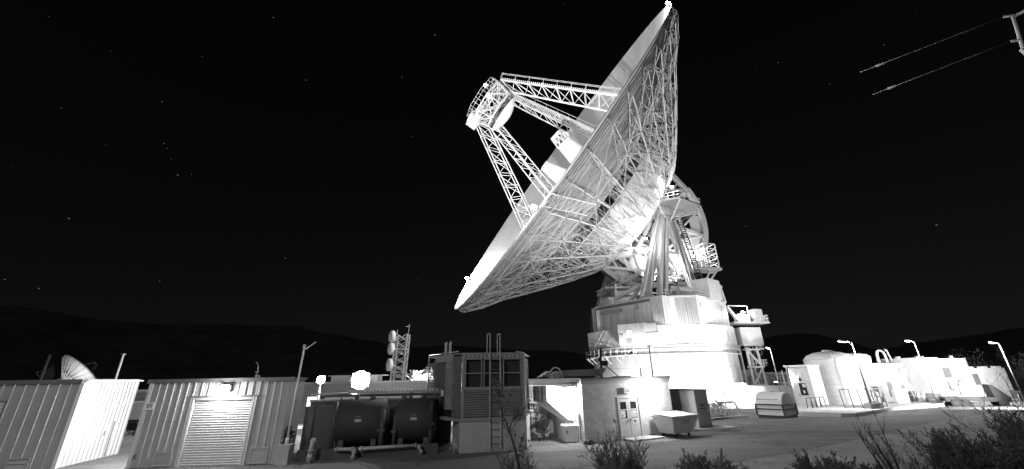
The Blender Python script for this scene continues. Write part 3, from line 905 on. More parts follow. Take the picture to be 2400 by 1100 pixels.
# low annexe with a door at the foot of the drum
mb = MB(); mb.prism([(28.4, 65.2), (33.9, 65.9), (34.2, 72), (28.0, 71)], -1.5, 2.0)
ann = ppart('annexe', mb, 'white_paint')
mb = MB(); mb.bb(28.6, 34.1, 65.2, 65.8, -1.3, -1.1); mb.moved(Matrix.Rotation(0, 4, 'Z'))
ppart('plinth', mb, 'concrete', ann)
mb = MB(); mb.bb(29.6, 30.9, 65.18, 65.3, -1.0, 1.5); mb.moved(Matrix.Translation((0, .06, 0)))
d_ = ppart('door', mb, 'white_paint', ann)
mb = MB(); mb.bb(30.0, 30.6, 65.1, 65.22, .6, 1.2); ppart('door_window', mb, 'steel_grey', ann)

# ================================================================== FLOODLIGHTS OF THE YARD
def floodlight(label, loc, aim, power, angle=120, visible_glow='lamp_glow', size=.35, head=.5, pole=0.0, kind='SPOT', blend=.6, group=None, disc=False):
    """a floodlight head on a short stand; its lamp sits just in front of its own lens"""
    gz = loc[2] - (pole or .5)
    t = wthing('floodlight', label, 'floodlight', (loc[0], loc[1], gz), group)
    p = V3(loc); d = (V3(aim) - p).normalized()
    q = d.to_track_quat('Y', 'Z').to_matrix()
    part('stand', MB().tube((p.x, p.y, gz), p - V3((0, 0, head * .4)), .05, 8), 'galvanised', t)
    mb = MB(); mb.box(p, (head, head * .5, head * .8), q)
    for k in range(5): mb.box(p + q @ V3((-head * .4 + head * .2 * k, -head * .32, 0)), (head * .04, head * .2, head * .7), q)
    part('housing', mb, 'dark_paint', t)
    if disc:
        lm = MB(); lm.tube(p + d * (head * .27), p + d * (head * .30), head * .5, 28, head * .46); lm.tube(p + d * (head * .30), p + d * (head * .38), head * .46, 28, head * .2)
        part('lens', lm, visible_glow, t)
        part('reflector_rim', MB().tube(p + d * (head * .2), p + d * (head * .27), head * .36, 28, head * .54), 'galvanised', t)
    else: part('lens', MB().box(p + d * (head * .28), (head * .9, .03, head * .7), q), visible_glow, t)
    light('lens_light', t, p + d * (head * .28 + .35) - V3((loc[0], loc[1], gz)), power, kind, size, p + d * 10 - V3((loc[0], loc[1], gz)), angle, blend)
    return t
floodlight('ground floodlight behind the block building aimed up at the back of the dish', (20.0, 50.0, 0.0), (15, 76, 46), 2500, 80, group=None)
floodlight('ground floodlight by the foot of the drum aimed at its right side', (38.5, 60.5, 2.4), (29, 76, 3.5), 34000, 120, pole=3.6, group=None)
floodlight('ground floodlight between the grey cabinets and the drum', (19.0, 55.5, -.3), (24, 76, 2.5), 32000, 80, group=None)
floodlight('ground floodlight right of the drum aimed up at the dish hub', (46.0, 70.0, -.6), (18, 76, 42), 3500, 75, group=None)

# ================================================================== METAL SHEDS ON THE LEFT
PANEL = {}
def panel_mesh(w, h, seam=.045):
    key = (round(w, 3), round(h, 3))
    if key not in PANEL:
        mb = MB()
        s2 = .022
        # flat pan with a raised seam on its left edge and two faint stiffening beads
        xs_ = [0, seam * .5, seam, seam + .02, w * .36, w * .38, w * .40, w * .68, w * .70, w * .72, w]
        ys_ = [-.012, -.05, -.05, -.012, -.012, -.018, -.012, -.012, -.018, -.012, -.012]
        vs = []
        for x, y in zip(xs_, ys_): vs += [(x, y, 0), (x, y, h)]
        mb.add(vs, [(2 * i, 2 * i + 2, 2 * i + 3, 2 * i + 1) for i in range(len(xs_) - 1)])
        n = len(xs_)
        mb.f.append(tuple([2 * i for i in range(n)] [::-1] + [])); mb.sm.append(False)
        PANEL[key] = mb.mesh('wall_panel', 'shed_paint')
    return PANEL[key]
def panels(parent, x0, x1, z0, z1, n, y=0.0):
    w = (x1 - x0) / n
    for k in range(n): link('wall_panel', panel_mesh(w, z1 - z0), parent, (x0 + w * k, y, z0))
def roller_door(parent, x0, x1, h, n=27, y=.06):
    d = part('roller_door', MB().bb(x0 - .05, x1 + .05, y + .05, y + .08, 0, h + .1), 'steel_grey', parent)
    sh = h / n
    mb = MB(); w = x1 - x0
    prof = [(0, 0), (-.012, .15 * sh), (-.034, .45 * sh), (-.034, .75 * sh), (-.006, .97 * sh), (0, .97 * sh)]
    vs = []
    for yy, zz in prof: vs += [(0, yy, zz), (w, yy, zz)]
    mb.add(vs, [(2 * i, 2 * i + 1, 2 * i + 3, 2 * i + 2) for i in range(len(prof) - 1)], True)
    me = mb.mesh('slat', 'door_slat')
    for k in range(n): link('slat', me, d, (x0, y, k * sh))
    return d
def louvre_box(parent, x0, x1, z0, z1, n, y=-.03):
    mb = MB(); t = .05
    for a in ((x0, x1, z1 - t, z1), (x0, x1, z0, z0 + t), (x0, x0 + t, z0 + t, z1 - t), (x1 - t, x1, z0 + t, z1 - t)): mb.bb(a[0], a[1], y - .05, y + .02, a[2], a[3])
    f = part('louvre_vent', mb, 'shed_paint', parent)
    part('backing', MB().bb(x0 + t, x1 - t, y + .0, y + .02, z0 + t, z1 - t), 'shed_trim', f)
    sm_ = MB(); sh = (z1 - z0 - 2 * t) / n
    sm_.add([(0, -.045, 0), (x1 - x0 - 2 * t, -.045, 0), (x1 - x0 - 2 * t, -.005, sh * .8), (0, -.005, sh * .8), (0, -.035, -.004), (x1 - x0 - 2 * t, -.035, -.004), (x1 - x0 - 2 * t, .0, sh * .8), (0, .0, sh * .8)],
            [(0, 1, 2, 3), (7, 6, 5, 4), (0, 4, 5, 1), (2, 6, 7, 3)])
    me = sm_.mesh('slat', 'shed_paint')
    for k in range(n): link('slat', me, f, (x0 + t, y, z0 + t + sh * k))
def wall_lamp(label, parent_rot, loc, power, rz, size=.16, kind='POINT', w=.42, glow='lamp_glow', off=.5, down=.1):
    """wall pack: housing, hood and glowing lens; faces -y of its own frame"""
    t = thing('wall_lamp', label, 'wall lamp', loc, rz)
    mb = MB(); mb.prism([(-w / 2, 0), (-w / 2, -.12), (w / 2, -.12), (w / 2, 0)], -.14, .16); part('housing', mb, 'white_paint', t)
    mb = MB(); mb.add([(-w / 2 - .02, 0, .17), (w / 2 + .02, 0, .17), (w / 2 + .02, -.17, .13), (-w / 2 - .02, -.17, .13), (-w / 2 - .02, 0, .19), (w / 2 + .02, 0, .19), (w / 2 + .02, -.17, .15), (-w / 2 - .02, -.17, .15)],
                      [(0, 1, 2, 3), (7, 6, 5, 4), (0, 4, 5, 1), (1, 5, 6, 2), (2, 6, 7, 3), (3, 7, 4, 0)]); part('hood', mb, 'white_paint', t)
    part('lens', MB().bb(-w / 2 + .02, w / 2 - .02, -.24, -.125, -.13, .12), glow, t)
    light('lens_light', t, (0, -off, -.02 - down), power, kind, size)
    return t

# shed 89
S = thing('metal_shed', 'pale ribbed metal shed numbered 89 with closed roller door under a bright lamp', 'shed', (-16.42, 20.05, 0), R(2.8))
DEP = 1.5; WID = 6.15
mb = MB(); mb.bb(0, 2.08, .02, .12, 0, 3.36); mb.bb(4.62, WID, .02, .12, 0, 3.36); mb.bb(2.08, 4.62, .02, .12, 2.66, 3.36); mb.bb(0, .1, .12, DEP, 0, 3.36); mb.bb(WID - .1, WID, .12, DEP, 0, 3.36); mb.bb(.1, WID - .1, DEP - .1, DEP, 0, 3.36)
part('wall', mb, 'shed_paint', S)
panels(S, .06, 1.92, .02, 3.3, 6); panels(S, 4.80, WID - .02, .02, 3.3, 4); panels(S, 1.92, 4.80, 2.74, 3.3, 9)
mb = MB(); mb.bb(-.08, WID + .08, -.12, DEP + .1, 3.36, 3.44)
part('roof', mb, 'shed_trim', S)
mb = MB(); mb.bb(-.1, WID + .1, -.16, -.05, 3.29, 3.46); part('fascia', mb, 'shed_trim', S)
mb = MB(); mb.bb(-.04, .07, -.07, .02, 0, 3.3); mb.bb(-.04, .02, .02, 1.4, 0, 3.3); part('corner_trim', mb, 'shed_seam', S)
for x0, x1 in ((1.92, 2.08), (4.62, 4.80)):
    mb = MB(); mb.bb(x0, x0 + .05, -.06, .05, 0, 2.74); mb.bb(x1 - .07, x1, -.07, .05, 0, 2.74); mb.bb(x0 + .05, x1 - .07, -.03, .05, 0, 2.74); part('door_jamb', mb, 'shed_seam', S)
mb = MB(); mb.bb(1.86, 4.86, -.10, .02, 2.70, 2.74); part('door_lintel', mb, 'shed_trim', S)
roller_door(S, 2.09, 4.61, 2.70, 28)
mb = MB(); mb.bb(2.09, 4.61, -.06, .05, 2.56, 2.68); part('door_hood', mb, 'shed_paint', S)
louvre_box(S, .98, 1.74, .05, .58, 6); louvre_box(S, 4.98, 5.72, .05, .66, 7)
mb = MB(); mb.bb(.0, 0.40, -.075, -.055, 2.22, 2.52)
pl_ = part('number_plate', mb, 'paper', S); text('number', '89', .26, 'print_black', pl_, (.23, -.078, 2.37), (R(90), 0, 0), .002)
text('marking', '35', .2, 'print_black', S, (.20, -.054, .42), (R(90), R(-90), 0), .002)
def screws(parent, xs_, zs_, y=-.02):
    mb = MB()
    for x in xs_:
        for z in zs_: mb.box((x + rnd.uniform(-.01, .01), y - .008, z), (.022, .016, .022))
    part('screw_row', mb, 'shed_trim', parent, kind='stuff')
screws(S, [.06 + .31 * k + d for k in range(6) for d in (.11, .21)] + [4.8 + .33 * k + d for k in range(4) for d in (.11, .22)], (1.75, 3.2, .8))
wall_lamp('bright wall lamp over the roller door of shed 89', S, (-13.02, 20.12, 3.02), 300, R(2.8), .14, off=.3)
wall_lamp('small bright lamp on the left side wall of shed 89', S, (-16.52, 20.6, 2.28), 330, R(-80), .1, off=.35, w=.3)
# the roof gadget
t = thing('roof_antenna', 'small bent antenna with insulators standing on the roof of shed 89', 'antenna', (-12.55, 21.4, 3.44))
part('mast', MB().path([(0, 0, 0), (0, 0, .32), (.0, 0, .55), (-.06, 0, .68), (-.16, 0, .74)], .018), 'galvanised', t)
mb = MB(); mb.box((0, 0, .12), (.1, .1, .1)); mb.box((.14, 0, .1), (.07, .07, .09)); mb.box((.0, 0, .3), (.16, .05, .05)); part('bracket', mb, 'steel_grey', t)

# shed on the far left
S2 = thing('metal_shed', 'grey ribbed metal shed cut by the left edge with its white side wall brightly lit', 'shed', (-19.7, 20.25, 0), R(12))
L2 = 9.5; D2 = 4.0
mb = MB(); mb.bb(-L2, -2.65, .02, .12, 0, 3.45); mb.bb(-2.65, 0, .02, .12, 0, 3.45); mb.bb(-.12, 0, .12, D2, 0, 3.45); mb.bb(-L2, -.12, D2 - .1, D2, 0, 3.45)
part('wall', mb, 'shed_paint', S2)
panels(S2, -2.62, -.08, .02, 3.38, 6); panels(S2, -5.9, -2.62, 2.72, 3.38, 8)
mb = MB(); mb.bb(-.1, .05, -.07, .03, 0, 3.4); part('corner_trim', mb, 'white_paint', S2)
mb = MB(); mb.bb(-L2, .0, -.18, D2 + .08, 3.45, 3.54); part('roof', mb, 'shed_trim', S2)
mb = MB(); mb.bb(-L2, .02, -.2, -.08, 3.36, 3.52); part('fascia', mb, 'shed_trim', S2)
roller_door(S2, -5.9, -2.66, 2.68, 26, -.04)
mb = MB(); mb.bb(-6, -2.58, -.10, -.04, 2.66, 2.71); part('door_lintel', mb, 'shed_trim', S2)
louvre_box(S2, -1.75, -.95, .05, .48, 2, -.04)
screws(S2, [-2.62 + .423 * k + d for k in range(6) for d in (.14, .29)], (1.78, 3.25, .8))
# corrugated bright side wall (faces +x)
mb = MB(); vs = []; n = 56
for i in range(n + 1):
    y = .02 + (D2 - .04) * i / n; x = (.055, .055, .015, .015)[i % 4]
    vs += [(x, y, 0.02), (x, y, 3.44)]
mb.add(vs, [(2 * i, 2 * i + 2, 2 * i + 3, 2 * i + 1) for i in range(n)])
part('corrugated_cladding', mb, 'white_paint', S2)
mb = MB(); mb.bb(0.0, .16, -.02, D2 + .1, 3.44, 3.50); part('roof_edge', mb, 'white_paint', S2)
for q_ in ((.06, .1, 2.75, 3.3, 2.38, 2.43), (.06, .12, 2.35, 2.5, 1.0, 1.2), (.06, .1, 2.9, 3.0, .05, 1.6)): part('wall_fitting', MB().bb(*q_), 'steel_grey', S2)

# ================================================================== LEAN STREET POLE AND PIPES BETWEEN SHED AND TANKS
t = thing('light_pole', 'thin pale pole with a bent arm rising from a square base box', 'pole', (-9.98, 20.3, 0))
mb = MB(); mb.bb(-.24, .24, -.2, .2, 0, .72); part('base_box', mb, 'galvanised', t)
mb = MB(); mb.bb(-.26, .26, -.22, .22, .72, .76); part('box_lid', mb, 'galvanised', t)
mb = MB(); mb.tube((0, 0, .76), (0, 0, 1.0), .085, 10, .06); mb.tube((0, 0, .9), (.02, .1, 4.78), .052, 10, .04); part('shaft', mb, 'white_paint', t)
mb = MB(); mb.tube((.02, .1, 4.72), (.1, .1, 4.66), .035, 8); mb.tube((.1, .1, 4.66), (.52, .1, 4.98), .026, 8); part('arm', mb, 'white_paint', t)
mb = MB(); mb.box((.02, .1, 4.8), (.09, .09, .16)); part('clamp', mb, 'steel_grey', t)
def pipe(label, pts, r, m='galvanised', flange=True, cat='pipe'):
    t = wthing('pipe', label, cat, (pts[0][0], pts[0][1], ground_z(pts[0][0], pts[0][1])))
    mb = MB(); mb.path(pts, r, 10)
    for p in pts[1:-1]: mb.lathe([(.01, -r * 1.02), (r * .8, -r * .65), (r * 1.03, 0), (r * .8, r * .65), (.01, r * 1.02)], 10) ; 
    # elbows are placed at the bends
    part('run', MB().path(pts, r, 10), m, t)
    if flange:
        fb = MB()
        for a, b in zip(pts, pts[1:]):
            d = (V3(b) - V3(a)).normalized()
            for q in (V3(a) + d * r * 1.6, V3(b) - d * r * 1.6): fb.tube(q - d * .025, q + d * .025, r * 1.55, 12)
        part('flange', fb, 'steel_grey', t, kind='stuff')
    return t
pipe('short standing pipe stub with a valve beside the pole box', [(-8.95, 20.4, 0), (-8.95, 20.4, .35), (-8.9, 20.45, .95)], .085)
pipe('long low pale pipe with a leg running along the foot of the tanks', [(-7.3, 21.0, 0), (-7.25, 21.05, .42), (-8.2, 21.2, .40)], .075)
pipe('horizontal pipe along the ground before the dark tanks', [(-7.1, 21.1, .42), (-4.6, 21.9, .42), (-4.4, 21.95, .05)], .07)
mb = MB()
for k in range(70):
    p = V3((rnd.uniform(-10.5, -10.15), rnd.uniform(20.5, 21.1), rnd.uniform(.05, 1.3))); d = V3((rnd.uniform(-.2, .2), rnd.uniform(-.2, .2), rnd.uniform(.05, .3)))
    mb.tube(p, p + d, rnd.uniform(.02, .05), 6)
    if k % 4 == 0: mb.box(p + d, (.12, .12, .1))
single('valve_cluster', mb, 'dark_paint', 'dark tangle of valves and pipes at the right corner of shed 89', 'valves')

# ================================================================== DARK TANKS
def tank(x, y, w, label, rz):
    t = thing('storage_tank', label, 'tank', (x, y, 0), rz, 'dark tanks between shed 89 and the louvred tower')
    r = .98
    mb = MB(); mb.lathe([(.02, -w / 2 - .2), (r * .6, -w / 2 - .16), (r * .93, -w / 2 - .06), (r, -w / 2), (r, w / 2), (r * .93, w / 2 + .06), (r * .6, w / 2 + .16), (.02, w / 2 + .2)], 40)
    mb.moved(Matrix.Translation((0, 0, 1.38)) @ Matrix.Rotation(R(90), 4, 'Y'))
    part('shell', mb, 'dark_tank', t)
    for s in (-1, 1):
        mb = MB(); mb.bb(s * w * .36 - .12, s * w * .36 + .12, -.75, .75, 0, .62); part('saddle', mb, 'dark_paint', t)
    mb = MB(); mb.bb(-.17, .17, -r - .015, -r + .02, 1.40, 1.54); sg = part('warning_sign', mb, 'print_grey', t)
    mb = MB()
    for k in range(3): mb.bb(-.13, .13, -r - .02, -r - .016, 1.42 + k * .04, 1.435 + k * .04)
    part('sign_print', mb, 'paper', sg)
    mb = MB(); mb.bb(-.1, .1, -r - .01, -r + .02, 1.62, 1.66); part('name_strip', mb, 'print_grey', t)
    part('vent_stub', MB().tube((-w * .2, 0, 2.3), (-w * .2, 0, 2.62), .09, 10), 'dark_paint', t); part('manhole', MB().tube((w * .2, 0, 2.3), (w * .2, 0, 2.5), .14, 12), 'dark_paint', t)
    return t
tank(-7.75, 23.2, 2.1, 'dark horizontal tank right of the pole with a small sign on its belly', R(6))
tank(-5.15, 23.6, 1.7, 'dark horizontal tank close to the louvred tower with two small signs', R(6))
mb = MB(); mb.bb(-4.3, 3.4, 0, .2, 0, 2.2); mb.bb(-4.35, 3.45, -.04, .24, 2.2, 2.27)  # wall added to keep the floodlight off the ground behind the tanks
single('light_block_wall', mb, 'dark_paint', 'plain dark wall added behind the two dark tanks to block floodlight', 'wall', (-7.0, 25.3, 0), R(6))
# upright posts and risers round the tanks
for x, y, h, r_, lab in ((-8.85, 22.3, 2.3, .11, 'dark upright vent pipe at the left end of the first tank'), (-6.45, 22.2, 1.9, .12, 'dark flat post at the right end of the first tank'), (-5.95, 22.6, 1.7, .09, 'dark upright pipe left of the second tank'), (-4.25, 22.9, 2.2, .1, 'dark post at the right end of the second tank')):
    t = thing('riser_post', lab, 'post', (x, y, 0))
    part('shaft', MB().tube((0, 0, 0), (0, 0, h), r_, 10), 'dark_paint', t)
    mb = MB(); mb.box((0, 0, .03), (.4, .4, .06)); mb.box((0, 0, h * .55), (r_ * 3, r_ * 3, .1)); part('flange', mb, 'dark_paint', t)
t = thing('pipe_rack', 'dark steel pipe rack with many thin risers behind the tanks', 'pipe rack', (-7, 24.6, 0), R(6))
mb = MB()
for x in (-3.4, -1.6, .9, 2.9): mb.bb(x - .08, x + .08, -.08, .08, 0, 2.55)
for z in (1.7, 2.45): mb.bb(-3.5, 3.2, -.07, .07, z, z + .14)
part('frame', mb, 'dark_paint', t)
mb = MB()
for k in range(26):
    x = rnd.uniform(-3.4, -2.0) if k % 2 else rnd.uniform(.5, 1.4); y = rnd.uniform(-1.2, -.3); mb.tube((x, y, rnd.uniform(0, .8)), (x, y, rnd.uniform(1.8, 2.6)), rnd.uniform(.02, .045), 6)
part('riser', mb, 'dark_paint', t, kind='stuff')
mb = MB()
for z, r_ in ((2.62, .06), (2.32, .05), (1.98, .06)): mb.tube((-3.9, -.4, z), (-2.0, -.3, z + .02), r_, 8)
mb.tube((-2, -.4, 2.72), (3.2, -.2, 2.66), .07, 8); mb.tube((-1.2, -.6, 2.62), (2.9, -.3, 2.58), .04, 8)
part('header_pipe', mb, 'galvanised', t)
mb = MB()
for k in range(22): mb.box((-1.3 + k * .19, -.45, 2.74 + rnd.random() * .05), (.07, .07, .1))
part('pipe_clip', mb, 'white_paint', t, kind='stuff')
mb = MB(); mb.bb(-1.0, 1.0, 0, 1.0, 0, 2.0); mb.bb(-1.02, 1.02, -.02, 1.02, 2.0, 2.08)
single('machine_cabinet', mb, 'dark_paint', 'dark windowless cabinet just right of shed 89 behind the pole', 'cabinet', (-9.6, 23.0, 0), R(6))
mb = MB(); mb.bb(-3.6, 2.6, -.06, .06, 0, .42)
single('containment_wall', mb, 'dark_paint', 'low dark containment wall along the foot of the tanks', 'low wall', (-6.3, 21.9, 0), R(13))

# ================================================================== LOUVRED COOLING TOWER
T = wthing('cooling_tower', 'louvred metal cooling tower with mesh screens and a ladder on a concrete base', 'cooling tower', (-1.1, 23.5, 0))
FL, FR, BK = V3((-2.65, 22.25, 0)), V3((.42, 22.9, 0)), V3((-5.05, 25.5, 0))
BR = V3((.9, 27.0, 0)); 
ZB = 1.41; ZT = 4.42
dF = (FR - FL).normalized(); nF = V3((dF.y, -dF.x, 0)); dL = (BK - FL).normalized(); nL = V3((-dL.y, dL.x, 0))
if nL.x > 0: nL = -nL
def fr(a, x, z, off=0.0, f='F'):
    """point on the front (F) or left (L) face at run x metres, height z, proud by off"""
    d, n_ = (dF, nF) if f == 'F' else (dL, nL)
    return a + d * x + n_ * off + V3((0, 0, z))
def slab(mb, f, x0, x1, z0, z1, off0, off1):
    p = [fr(FL, x, z, o, f) for o in (off0, off1) for x, z in ((x0, z0), (x1, z0), (x1, z1), (x0, z1))]
    return mb.add(p, [(3, 2, 1, 0), (4, 5, 6, 7), (0, 1, 5, 4), (1, 2, 6, 5), (2, 3, 7, 6), (3, 0, 4, 7)])
LF = (FR - FL).length; LL = (BK - FL).length
mb = MB(); mb.prism([(FL.x - .06, FL.y - .05), (FR.x + .06, FR.y - .02), (BR.x, BR.y), (-3.4, 27.2), (-3.35, 24.4)], 0, ZB - .04)
part('concrete_base', mb, 'concrete', T)
i_ = .32
mb = MB(); mb.prism([(FL.x + .12, FL.y + i_), (FR.x - .1, FR.y + i_), (BR.x - .1, BR.y), (-4.6, 27.3), (BK.x + .35, BK.y + .1)], ZB, ZT - .12)
part('inner_box', mb, 'black', T)
mb = MB(); slab(mb, 'F', -.05, LF + .05, ZB - .1, ZB + .08, .0, .1); slab(mb, 'L', 0, LL, ZB - .1, ZB + .06, 0, .08); part('sill_beam', mb, 'louvre_metal', T)
mb = MB(); slab(mb, 'F', -.04, .09, ZB, ZT, -.1, .08); part('corner_post', mb, 'louvre_metal', T)
mb = MB(); slab(mb, 'F', LF - .09, LF + .03, ZB, ZT, -.1, .08); part('corner_post', mb, 'louvre_metal', T)
# horizontal louvre blades on the lower half of the front
bl = MB(); slab(bl, 'F', .1, LF - .1, 0, .06, .0, .07); 
N1 = 11
for k in range(N1):
    z = ZB + .12 + k * (2.74 - ZB - .12) / N1
    mb = MB(); h = (2.74 - ZB - .12) / N1
    p = [fr(FL, x, zz, o) for x in (.1, LF - .1) for zz, o in ((z, .10), (z + .03, .115), (z + h * .95, -.03), (z + h * .95 - .03, -.04))]
    mb.add(p, [(0, 4, 5, 1), (1, 5, 6, 2), (2, 6, 7, 3), (3, 7, 4, 0), (0, 1, 2, 3), (7, 6, 5, 4)])
    part('louvre_blade', mb, 'louvre_metal', T)
# mesh screens on the upper half
bays = [(.12, .98), (1.06, 1.98), (2.06, LF - .12)]
for x0, x1 in bays:
    mb = MB(); t_ = .05
    for a in ((x0, x1, 2.80, 2.85), (x0, x1, 4.14, 4.2), (x0, x0 + t_, 2.85, 4.14), (x1 - t_, x1, 2.85, 4.14), (x0 + t_, x1 - t_, 3.47, 3.51)): slab(mb, 'F', a[0], a[1], a[2], a[3], 0, .05)
    sc = part('mesh_screen', mb, 'louvre_metal', T)
    mb = MB(); n = 17
    for k in range(1, n): slab(mb, 'F', x0 + t_ + (x1 - x0 - 2 * t_) * k / n - .006, x0 + t_ + (x1 - x0 - 2 * t_) * k / n + .006, 2.85, 4.14, .004, .016)
    for k in range(1, 25): slab(mb, 'F', x0 + t_, x1 - t_, 2.85 + 1.29 * k / 25 - .006, 2.85 + 1.29 * k / 25 + .006, .016, .028)
    part('wire_mesh', mb, 'louvre_metal', sc)
mb = MB(); slab(mb, 'F', .0, LF, 2.72, 2.82, 0, .08); part('rail', mb, 'louvre_metal', T)
# corrugated strip under the roof
mb = MB(); n = 60; vs = []
for i in range(n + 1):
    o = (.03, .03, .09, .09)[i % 4]; vs += [fr(FL, LF * i / n, 4.2, o), fr(FL, LF * i / n, ZT, o)]
mb.add(vs, [(2 * i, 2 * i + 2, 2 * i + 3, 2 * i + 1) for i in range(n)]); part('top_cladding', mb, 'louvre_metal', T)
mb = MB(); mb.prism([(FL.x - .02, FL.y - .06), (FR.x + .03, FR.y - .06), (BR.x, BR.y), (-4.7, 27.4), (BK.x, BK.y)], ZT, ZT + .05); part('roof', mb, 'louvre_metal', T)
# left face: near louvres, dark opening, far louvres
def louvres(x0, x1, z0, z1, n, m):
    for k in range(n):
        z = z0 + (z1 - z0) * k / n; h = (z1 - z0) / n
        mb = MB(); p = [fr(FL, x, zz, o, 'L') for x in (x0, x1) for zz, o in ((z, .06), (z + .02, .07), (z + h * .9, -.05), (z + h * .9 - .02, -.06))]
        mb.add(p, [(0, 4, 5, 1), (1, 5, 6, 2), (2, 6, 7, 3), (3, 7, 4, 0), (0, 1, 2, 3), (7, 6, 5, 4)]); part('side_louvre', mb, m, T)
louvres(.08, .95, ZB + .1, ZT - .1, 30, 'louvre_metal'); louvres(1.0, 1.75, ZB + .4, ZT - .3, 28, 'galvanised'); louvres(2.95, LL, ZB + .6, ZT - .3, 26, 'louvre_metal')
mb = MB(); slab(mb, 'L', 1.0, 2.95, ZT - .3, ZT, -.05, .05); part('side_header', mb, 'louvre_metal', T)
mb = MB(); slab(mb, 'L', 1.95, 2.15, ZB + 1.0, ZB + 1.3, .0, .06); part('switch_box', mb, 'white_paint', T)
mb = MB(); mb.path([fr(FL, LL - .5, 1.75, .2, 'L'), fr(FL, LL - .5, ZT + .1, .2, 'L'), fr(FL, .4, ZT + .14, .05, 'L')], .03, 8); part('conduit', mb, 'galvanised', T)
mb = MB(); mb.path([fr(FL, LF + .05, .1, .08), fr(FL, LF + .05, ZT + .02, .08), fr(FL, LF - .4, ZT + .1, .1)], .025, 8); part('conduit', mb, 'galvanised', T)
for k, (zz) in enumerate((2.15, 1.62)):
    mb = MB(); p = fr(FL, LF + .02, zz, -.5); mb.tube(p, p + dF * .55, .085, 12); mb.lathe([(.01, -.085), (.085, 0), (.01, .085)], 8).v
    part('pipe_end', MB().tube(p, p + dF * .55, .09, 12), 'white_paint', T)
mb = MB(); mb.tube((-3.35, 23.5, .25), (-2.75, 22.7, .2), .09, 10); mb.tube((-2.95, 22.2, 0), (-2.95, 22.2, .6), .05, 8); part('drain_pipe', mb, 'galvanised', T)
# ladder with long top rails
LD = wthing('wall_ladder', 'tall thin steel ladder fixed to the front of the louvred tower', 'ladder', (-1.1, 22.4, 0))
LX0, LX1 = 1.36, 1.88
mb = MB()
for x in (LX0, LX1): mb.bar(fr(FL, x, .15, .22), fr(FL, x, 5.42, .22), .05, .04)
part('rail', mb, 'steel_grey', LD)
rung = []
for k in range(14):
    z = .35 + k * .3
    part('rung', MB().tube(fr(FL, LX0, z, .22), fr(FL, LX1, z, .22), .016, 6), 'dark_paint', LD)
mb = MB()
for z in (.5, 1.3, 2.76, 4.3):
    for x in (LX0, LX1): mb.bar(fr(FL, x, z, .0), fr(FL, x, z, .22), .03)
part('bracket', mb, 'steel_grey', LD)
mb = MB()
for x in (LX0 - .14, LX1 - .12): mb.bar(fr(FL, x, ZT + .05, .1), fr(FL, x, 5.38, .15), .035); mb.bar(fr(FL, x, 5.38, .15), fr(FL, x + .15, 5.38, .22), .03)
part('grab_rail', mb, 'steel_grey', LD)
LD2 = wthing('roof_handrail', 'pair of short grab rails on the roof at the left side of the louvred tower', 'grab rails', (-3.8, 24, ZT))
mb = MB()
for x in (1.25, 1.75): 
    mb.bar(fr(FL, x, ZT, .05, 'L'), fr(FL, x, ZT + .72, .05, 'L'), .05); mb.bar(fr(FL, x + .16, ZT, .05, 'L'), fr(FL, x + .16, ZT + .68, .05, 'L'), .04); mb.bar(fr(FL, x, ZT + .65, .05, 'L'), fr(FL, x + .16, ZT + .65, .05, 'L'), .03)
part('upright', mb, 'steel_grey', LD2)

# ================================================================== BLOCK BUILDING G82
ang = R(29.5)
B = thing('block_building', 'pale concrete block building with double doors and flat roof marked G82', 'building', (3.62, 24.55, 0), ang)
BW, BD, BH = 6.8, 6.4, 3.16
def blocks(parent, run, h, bw, bh, y, openings, face, joined):
    """face 'F': front wall along +x at y; 'L': left wall along +y at x=0"""
    rows = int(round(h / bh)); bh = h / rows; mbj = MB(); k_ = 0
    meshes = {}
    for r_ in range(rows):
        x = -bw / 2 if r_ % 2 else 0.0
        while x < run - .01:
            a, b = max(0, x), min(run, x + bw); x += bw
            z0, z1 = r_ * bh, (r_ + 1) * bh
            segs = [(a, b)]
            for ox0, ox1, oz0, oz1 in openings:
                if z1 <= oz0 + .02 or z0 >= oz1 - .02: continue
                n2 = []
                for s0, s1 in segs:
                    if s1 <= ox0 or s0 >= ox1: n2.append((s0, s1)); continue
                    if s0 < ox0 - .04: n2.append((s0, ox0))
                    if s1 > ox1 + .04: n2.append((ox1, s1))
                segs = n2
            for s0, s1 in segs:
                g_ = .006; off = rnd.uniform(-.0015, .0015)
                w_ = s1 - s0 - 2 * g_; hh = bh - 2 * g_
                key = (round(w_, 3), rnd.choice('abc'))
                if joined:
                    mbj.bb(-.02 + off, .05, s0 + g_, s1 - g_, z0 + g_, z1 - g_); continue
                if key not in meshes:
                    mb = MB(); c = .006
                    mb.add([(0, 0, 0), (w_, 0, 0), (w_, 0, hh), (0, 0, hh), (c, -.006, c), (w_ - c, -.006, c), (w_ - c, -.006, hh - c), (c, -.006, hh - c)],
                           [(4, 5, 6, 7), (0, 1, 5, 4), (1, 2, 6, 5), (2, 3, 7, 6), (3, 0, 4, 7)])
                    meshes[key] = mb.mesh('block', 'block_' + key[1])
                link('block', meshes[key], parent, (s0 + g_, y + off, z0 + g_))
    return mbj
DX0, DX1 = 2.42, 4.10
mb = MB(); mb.bb(0.03, DX0, .0, .18, 0, 2.84); mb.bb(DX1, BW - .03, .0, .18, 0, 2.84); mb.bb(DX0, DX1, .0, .18, 2.14, 2.84); mb.bb(.0, .18, .18, BD, 0, 2.84); mb.bb(BW - .2, BW - .02, .18, BD, 0, 2.84); mb.bb(.18, BW - .2, BD - .18, BD, 0, 2.84)
wl = part('wall', mb, 'mortar', B)
blocks(wl, BW, 2.84, .405, .203, 0, [(DX0, DX1, -.1, 2.14)], 'F', False)
mbj = blocks(wl, BD, 2.84, .405, .203, 0, [], 'L', True)
part('side_blocks', mbj, 'block_b', wl, kind='stuff')
